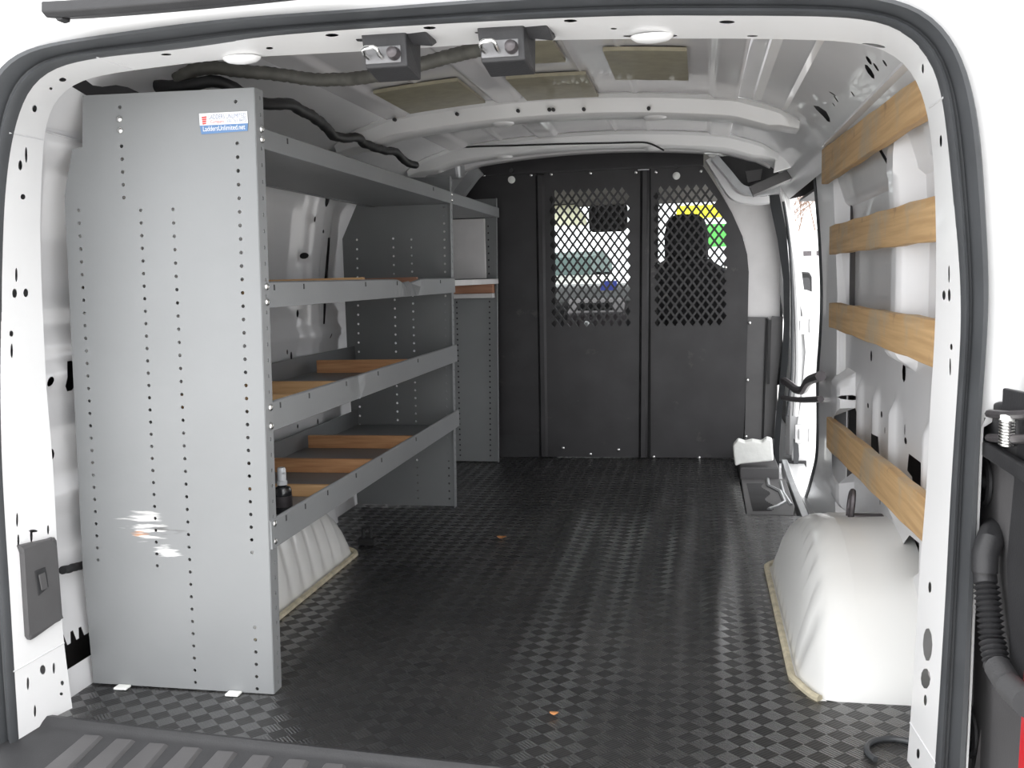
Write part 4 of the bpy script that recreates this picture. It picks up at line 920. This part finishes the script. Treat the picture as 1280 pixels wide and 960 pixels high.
rad = [.0155 if i < 22 else (.0150 + .0028 * math.sin(i * 2 * PI / 4.0)) for i in range(150)]
w = MB(); w.tube(pts, .015, 12, radii=rad); w.build('hose', 'dark', cd, smooth=True)
w = MB(); w.tube([dpx(p, XD - x_) for p, x_ in (((1243, 660), .0), ((1240, 668), .012), ((1236, 680), .024), ((1231, 692), .030), ((1231, 716), .031))], .017, 14, radii=[.016, .018, .0185, .0175, .017]); w.build('hose_cuff', 'dark', cd, smooth=True)
w = MB(); a = [dpx(p, XD - .016) for p in ((1279, 835), (1300, 820), (1300, 985), (1270, 985))]; w.loft([a, [q_ + Vector((.014, 0, 0)) for q_ in a]])
tag(w.build('reflector_lamp', 'red', bevel=.004), 'red lamp lens at the bottom right beside the hose', 'lamp')

# leaf scraps on the floor
for (px, s_, lab) in (((692, 887), .009, 'tiny orange leaf scrap on the mat near the rear'), ((627, 669), .016, 'brown leaf scrap on the mat beside the far shelving foot')):
    q = onz(px, .012); q.z = floor_z(q.x, q.y) + .002; w = MB()
    ring = [(math.cos(t) * s_ * random.uniform(.6, 1), math.sin(t) * s_ * random.uniform(.4, .9)) for t in (2 * PI * k / 9 for k in range(9))]
    w.loft([[q + Vector((x, y, .002 + .25 * abs(x))) for x, y in ring], [q + Vector((x, y, .0035 + .3 * abs(x))) for x, y in ring]]); tag(w.build('leaf_scrap', 'leaf'), lab, 'leaf')
# hoop at the right edge of the floor
q = onz((1128, 955), 0); w = MB(); w.tube([q + Vector((.05 * math.cos(t), .03 + .05 * math.sin(t), .004)) for t in (PI * k / 14 + .6 for k in range(15))], .005, 8); tag(w.build('floor_hoop', 'rubber', smooth=True), 'black rubber hoop lying on the mat by the right pillar', 'hoop')

# ------------------------------------------------------------------ cab beyond the partition
cs = MB()
cs.loft([[(x, y, z) for x, z in ((-1.25, .55), (-1.24, .80), (-1.27, .80), (-1.28, .0), (-1.25, .0))] for y in (4.35, 6.0)])
cs.span((-1.26, 4.34, -.06), (.45, 6.1, -.02)); cs.span((-1.26, 5.95, -.05), (.45, 6.0, .6))
struct(cs.build('wall_front', 'dark'))
w = MB(); w.loft([[(x, 4.36, roof_z(x) + .012 if -.93 < x < .11 else 1.25) for x in (-1.15, -.9, -.41, .08, .33)], [(x, 4.95, 1.15) for x in (-1.1, -.9, -.41, .08, .28)]], closed=False); struct(w.build('trim_10', 'liner', solid=.02, soff=0))
for sx in (-1, 1):
    w = MB(); w.tube([(MID + sx * .72, 4.95, 1.16), (MID + sx * .82, 5.9, .72)], .035, 8); struct(w.build('trim_11', 'dark'))
    w = MB(); w.tube([(MID + sx * .74, 4.42, 1.2), (MID + sx * .83, 4.42, .5), (MID + sx * .83, 4.42, 0)], .05, 8); struct(w.build('trim_12', 'white', smooth=True))
w = MB(); w.loft([[(MID - .72, 4.96, 1.15), (MID + .72, 4.96, 1.15)], [(MID - .80, 5.9, .72), (MID + .80, 5.9, .72)]], closed=False); struct(w.build('window_1', 'glass', solid=.006))
ds = thing('dashboard', 'black dashboard seen through the left mesh window', 'dashboard', (-.4, 5.6, .5))
w = MB(); w.loft([[(x, 5.20, .30), (x, 5.22, .66), (x, 5.30, .745), (x, 5.6, .755), (x, 5.92, .70), (x, 5.92, .2), (x, 5.3, .2)] for x in (-1.24, -1.0, -.4, .2, .42)]); w.build('dash_body', 'dark', ds, bevel=.02, seg=3)
w = MB(); w.loft([[(x, 5.10, .25), (x, 5.12, .60), (x, 5.19, .68), (x, 5.25, .68), (x, 5.25, .25)] for x in (-.68, -.38)]); cst = w.build('centre_stack', 'steel', ds, bevel=.012)
for k in range(3):
    w = MB(); w.lathe([(.024, 0), (.024, .012), (.019, .02), (.006, .021)], (-.61 + .08 * k, 5.11, .50), 'y', 16); w.build('dial', 'galv', cst, smooth=True)
w = MB(); w.span((-.62, 5.09, .62), (-.44, 5.115, .66)); w.build('vent', 'cable', cst)
w = MB(); w.tube([(-.60, 4.98, .30), (-.585, 5.0, .47), (-.57, 5.02, .53)], .012, 8); w.lathe([(.012, 0), (.024, .012), (.026, .03), (.018, .045), (.004, .05)], (-.57, 5.02, .52), n=16); w.build('gear_lever', 'galv', ds, smooth=True)
w = MB(); q = ony((761, 357), 5.18); w.box(q, (.085, .006, .05)); bc = w.build('dash_card', 'blue', ds); bc['label'] = 'small blue card'
mi = thing('rear_view_mirror', 'black rear-view mirror seen through the left mesh window', 'mirror', ony((760, 272), 4.95))
q = ony((760, 273), 4.93); w = MB(); w.loft([[q + Vector((x * s_, dy, z * s_)) for x, z in ((-.098, .055), (-.088, .066), (.088, .066), (.098, .055), (.096, -.05), (.08, -.066), (-.08, -.066), (-.096, -.05))] for dy, s_ in ((0, .97), (.012, 1), (.04, .9))]); w.build('mirror_shell', 'cable', mi, bevel=.004)
w = MB(); w.tube([q + Vector((0, .03, .05)), q + Vector((0, .07, .14))], .012, 8); w.build('mirror_stalk', 'dark', mi)
q = ony((706, 270), 4.90); sv = thing('sun_visor', 'cream sun visor left of the rear-view mirror', 'sun visor', q)
w = MB(); a_ = [q + Vector((x, -.004, z)) for x, z in ((-.16, .05), (.06, .055), (.10, .0), (.115, -.05), (-.16, -.045))]; w.v = a_; w.f = [(0, 1, 2, 3, 4)]; w.build('visor_blade', 'cream', sv)
w = MB(); w.tube([q + Vector((-.16, 0, .055)), q + Vector((.065, 0, .058))], .006, 8); w.tube([q + Vector((-.1, 0, .055)), q + Vector((-.1, .02, .12))], .006, 8); w.build('visor_mount', 'dark', sv)
se = thing('passenger_seat', 'black passenger seat with headrest behind the right mesh window', 'seat', (0, 4.75, 0))
def slab(mb, pts, y0, y1, n=0): mb.loft([[Vector((x, y0 + .02, z)) * 1 for x, z in pts], [Vector((x, y0, z)) for x, z in [( (px_ - cx_) * .94 + cx_, (pz_ - cz_) * .96 + cz_) for (px_, pz_) in pts for cx_, cz_ in [(-.07, .9)]]], [Vector((x, y1, z)) for x, z in pts]])
q = ony((858, 300), 4.70); hx0 = q.x
w = MB(); w.loft([[Vector((hx0 + x * s_, y, .985 + z * s_)) for x, z in ((-.085, .06), (-.10, .0), (-.10, -.13), (.10, -.13), (.10, .0), (.085, .06), (.05, .085), (-.05, .085))] for y, s_ in ((4.64, .93), (4.66, 1), (4.72, 1), (4.75, .9))]); w.build('headrest', 'fabric', se, bevel=.02, seg=3)
w = MB(); w.loft([[Vector((hx0 + x * s_, y, z)) for x, z in ((-.25, .25), (-.245, .72), (-.20, .80), (-.10, .865), (.10, .865), (.20, .80), (.245, .74), (.25, .25))] for y, s_ in ((4.60, .95), (4.63, 1), (4.72, 1), (4.76, .94))]); w.build('backrest', 'fabric', se, bevel=.02, seg=3)
w = MB(); w.loft([[Vector((hx0 + x, y, z)) for x, z in ((-.25, .1), (-.25, .3), (.25, .3), (.25, .1))] for y in (4.70, 5.15)]); w.build('cushion', 'fabric', se, bevel=.04, seg=3)
for dx in (-.06, .06):
    w = MB(); w.tube([(hx0 + dx, 4.68, .80), (hx0 + dx, 4.68, .90)], .007, 8); w.build('headrest_post', 'steel', se)
ds2 = MB(); ds2.loft([[Vector((-.83 + x * s_, y, z)) for x, z in ((-.25, .25), (-.245, .72), (-.20, .80), (-.10, .865), (-.09, 1.05), (.09, 1.05), (.10, .865), (.20, .80), (.245, .74), (.25, .25))] for y, s_ in ((4.60, .95), (4.63, 1), (4.76, .94))])

# ------------------------------------------------------------------ seen through the side opening
fd = MB(); 
sect = lambda y, x0: [(x0, y, -.18), (x0 - .01, y, .0), (x0 + .03, y, .25), (x0 + .045, y, .45), (x0 + .03, y, .62), (x0 + .01, y, .70), (x0 + .06, y, .70), (x0 + .10, y, .4), (x0 + .06, y, -.18)]
fd.loft([sect(4.36, .40), sect(4.6, .44), sect(5.2, .475), sect(5.75, .46)]); d2 = struct(fd.build('door_2', 'white', smooth=True))
for z in (.565, .10):
    w = MB(); q = Vector((.395, 4.34, z)); w.span(q + Vector((.005, -.02, -.035)), q + Vector((.09, .0, .04))); w.span(q + Vector((.02, -.035, -.02)), q + Vector((.05, -.02, .025))); w.span(q + Vector((.06, -.03, -.03)), q + Vector((.085, -.02, .03))); w.build('hinge_leaf', 'white', d2, bevel=.003)
w = MB(); w.tube(smoothpath([onx(p, .41) for p in ((985, 545), (990, 570), (989, 600), (982, 622))], 16, 2), .012, 8); w.build('gutter', 'primer', d2, smooth=True)
w = MB(); a = [ony(p, 4.33) for p in ((992, 548), (998, 556), (999, 570), (996, 590), (990, 605), (988, 604), (992, 580))]; w.loft([a, [q_ + Vector((0, .01, 0)) for q_ in a]]); w.build('gap', 'rubber', d2)
w = MB(); w.tube(smoothpath([ony(p, 4.32) for p in ((976, 244), (986, 285), (994, 340), (997, 400), (998, 460), (994, 520))], 24, 2), .013, 8); w.build('window_frame', 'white', d2, smooth=True)
w = MB(); w.tube(smoothpath([ony(p, 4.31) for p in ((979, 252), (986, 290), (990, 350), (990.5, 400), (990, 470), (984, 520))], 24, 2), .006, 8); w.build('frame_seal', 'rubber', d2, smooth=True)
sm = thing('side_mirror', 'black side mirror outside, seen through the side opening', 'mirror', ony((1005, 368), 5.5))
q = ony((1006, 367), 5.5); w = MB(); w.loft([[q + Vector((x * s_, dy, z * s_)) for x, z in ((-.036, .11), (-.028, .122), (.022, .115), (.036, .09), (.038, -.05), (.030, -.112), (-.034, -.108))] for dy, s_ in ((-.02, .94), (0, 1), (.06, .85))]); w.build('mirror_housing', 'cable', sm, bevel=.006, seg=3)
w = MB(); w.loft([[q + Vector((x * .8, -.022 + dy, z * .85)) for x, z in ((-.032, .10), (.022, .10), (.032, .08), (.034, -.05), (.026, -.10), (-.030, -.10))] for dy in (0, .003)]); w.build('mirror_glass', 'glossblack', sm)
w = MB(); w.tube([q + Vector((-.01, 0, -.11)), q + Vector((-.005, 0, -.145)), q + Vector((-.02, 0, -.17))], .012, 8); w.build('mirror_arm', 'midplastic', sm)
def dl(name, pts, planes, r, m, label, cat):
    P = smoothpath([ony(p, y) for p, y in zip(pts, planes)], 30, 2); w = MB(); w.tube(P, r, 8); return tag(w.build(name, m, smooth=True), label, cat)
dl('door_wire_boot', ((980, 476), (988, 481), (996, 488), (1004, 488), (1009, 478), (1014, 474), (1026, 470)), [4.2, 4.1, 3.9, 3.7, 3.5, 3.3, 3.0], .016, 'steel', 'dark rubber wire boot crossing the side opening', 'wire boot')
dl('door_check_strap', ((978, 497), (990, 499), (1003, 500), (1026, 499)), [4.2, 3.9, 3.5, 3.0], .010, 'steel', 'thin dark check strap crossing the side opening below the wire boot', 'strap')

# ------------------------------------------------------------------ outside
g = MB(); g.span((-60, -40, -.62), (60, 90, -.56)); struct(g.build('ground', 'ground'))
def tree(x, y, h, seed, label):
    rnd = random.Random(seed); w = MB()
    def branch(p, d, L, r, lvl):
        q_ = p + d * L; mid_ = p.lerp(q_, .5) + Vector((rnd.uniform(-1, 1), rnd.uniform(-1, 1), 0)) * L * .06
        w.tube([p, mid_, q_], r, 4, radii=[r, r * .85, r * .65])
        if lvl == 0: return
        for k in range(3 if lvl > 1 else 4):
            a = rnd.uniform(0, 2 * PI); dd = (d + Vector((math.cos(a), math.sin(a), rnd.uniform(-.1, .5))) * rnd.uniform(.5, .95)).normalized()
            branch(p.lerp(q_, rnd.uniform(.55, 1)), dd, L * rnd.uniform(.6, .8), r * .6, lvl - 1)
    branch(Vector((x, y, -.57)), Vector((0, 0, 1)), h * .30, .06, 6)
    t = tag(w.build('bare_tree', 'bark', origin=(x, y, -.57)), label, 'tree', 'bare trees outside the side opening'); return t
tree(2.2, 24, 6.2, 3, 'bare brown tree outside, nearest tree through the side opening'); tree(3.9, 30, 6.8, 8, 'bare brown tree outside, farthest right tree through the side opening'); tree(3.4, 37, 7.5, 5, 'bare brown tree outside, farthest back through the side opening')
b = thing('roadside_building', 'pale building with dark green roof band seen through the left mesh window', 'building', (-4.2, 26, 0))
w = MB(); w.span((-9, 26, -.57), (-2.75, 32, .9)); w.build('facade', 'facade', b)
w = MB(); w.loft([[(x, y, z) for y, z in ((25.4, .82), (25.6, 1.28), (29, 1.5), (32, 1.28), (32, .82))] for x in (-9.2, -2.75)]); w.build('roof_band', 'roofing', b)
sg = thing('sign_board', 'yellow and green sign board seen through the right mesh window', 'sign', (0, 16, 0))
w = MB(); w.span((-.35, 16, 1.66), (.50, 16.06, 1.86)); w.build('yellow_panel', 'sign_y', sg)
w = MB(); w.span((.10, 16, 1.20), (.55, 16.06, 1.56)); w.build('green_panel', 'sign_g', sg)
for x in (-.3, .48):
    w = MB(); w.tube([(x, 16.1, -.57), (x, 16.1, 1.85)], .04, 8); w.build('post', 'galv', sg)
pv = thing('parked_van', 'white van parked outside beyond the side mirror', 'van', (1.7, 13, -.57))
w = MB(); w.loft([[(x, 13 + dy, z) for dy, z in ((0, -.45), (0, .85), (.25, 1.30), (3.6, 1.34), (3.8, .3), (3.8, -.45))] for x in (1.20, 1.24, 2.9, 2.94)]); w.build('van_body', 'white', pv, bevel=.06, seg=3)
for x in (1.30, 1.46):
    w = MB(); w.span((x, 13.07, .93), (x + .10, 13.11, 1.04)); w.build('window', 'steel', pv)
for x in (1.35, 2.75):
    w = MB(); w.lathe([(.0, -.1), (.30, -.1), (.32, 0), (.30, .1), (0, .1)], (x, 13.9, -.27), 'x', 20); w.build('wheel', 'rubber', pv)

# ------------------------------------------------------------------ light
wd = bpy.data.worlds.new('world'); S.world = wd; wd.use_nodes = True
nt = wd.node_tree; bg = nt.nodes['Background']
tc = N(nt, 'ShaderNodeTexCoord'); sx = N(nt, 'ShaderNodeSeparateXYZ'); nt.links.new(tc.outputs['Generated'], sx.inputs[0])
cr = N(nt, 'ShaderNodeValToRGB'); cr.color_ramp.elements[0].position = .0; cr.color_ramp.elements[0].color = (.86, .87, .90, 1); cr.color_ramp.elements[1].position = .8; cr.color_ramp.elements[1].color = (1, 1, 1, 1)
nt.links.new(sx.outputs[2], cr.inputs[0]); nt.links.new(cr.outputs[0], bg.inputs[0]); bg.inputs['Strength'].default_value = 1.0
S.view_settings.view_transform = 'Standard'; S.view_settings.look = 'None'; S.view_settings.gamma = 1; S.view_settings.use_curve_mapping = False
S.view_settings.exposure = 1.8
S.cycles.max_bounces = 8; S.cycles.diffuse_bounces = 8; S.cycles.use_denoising = True
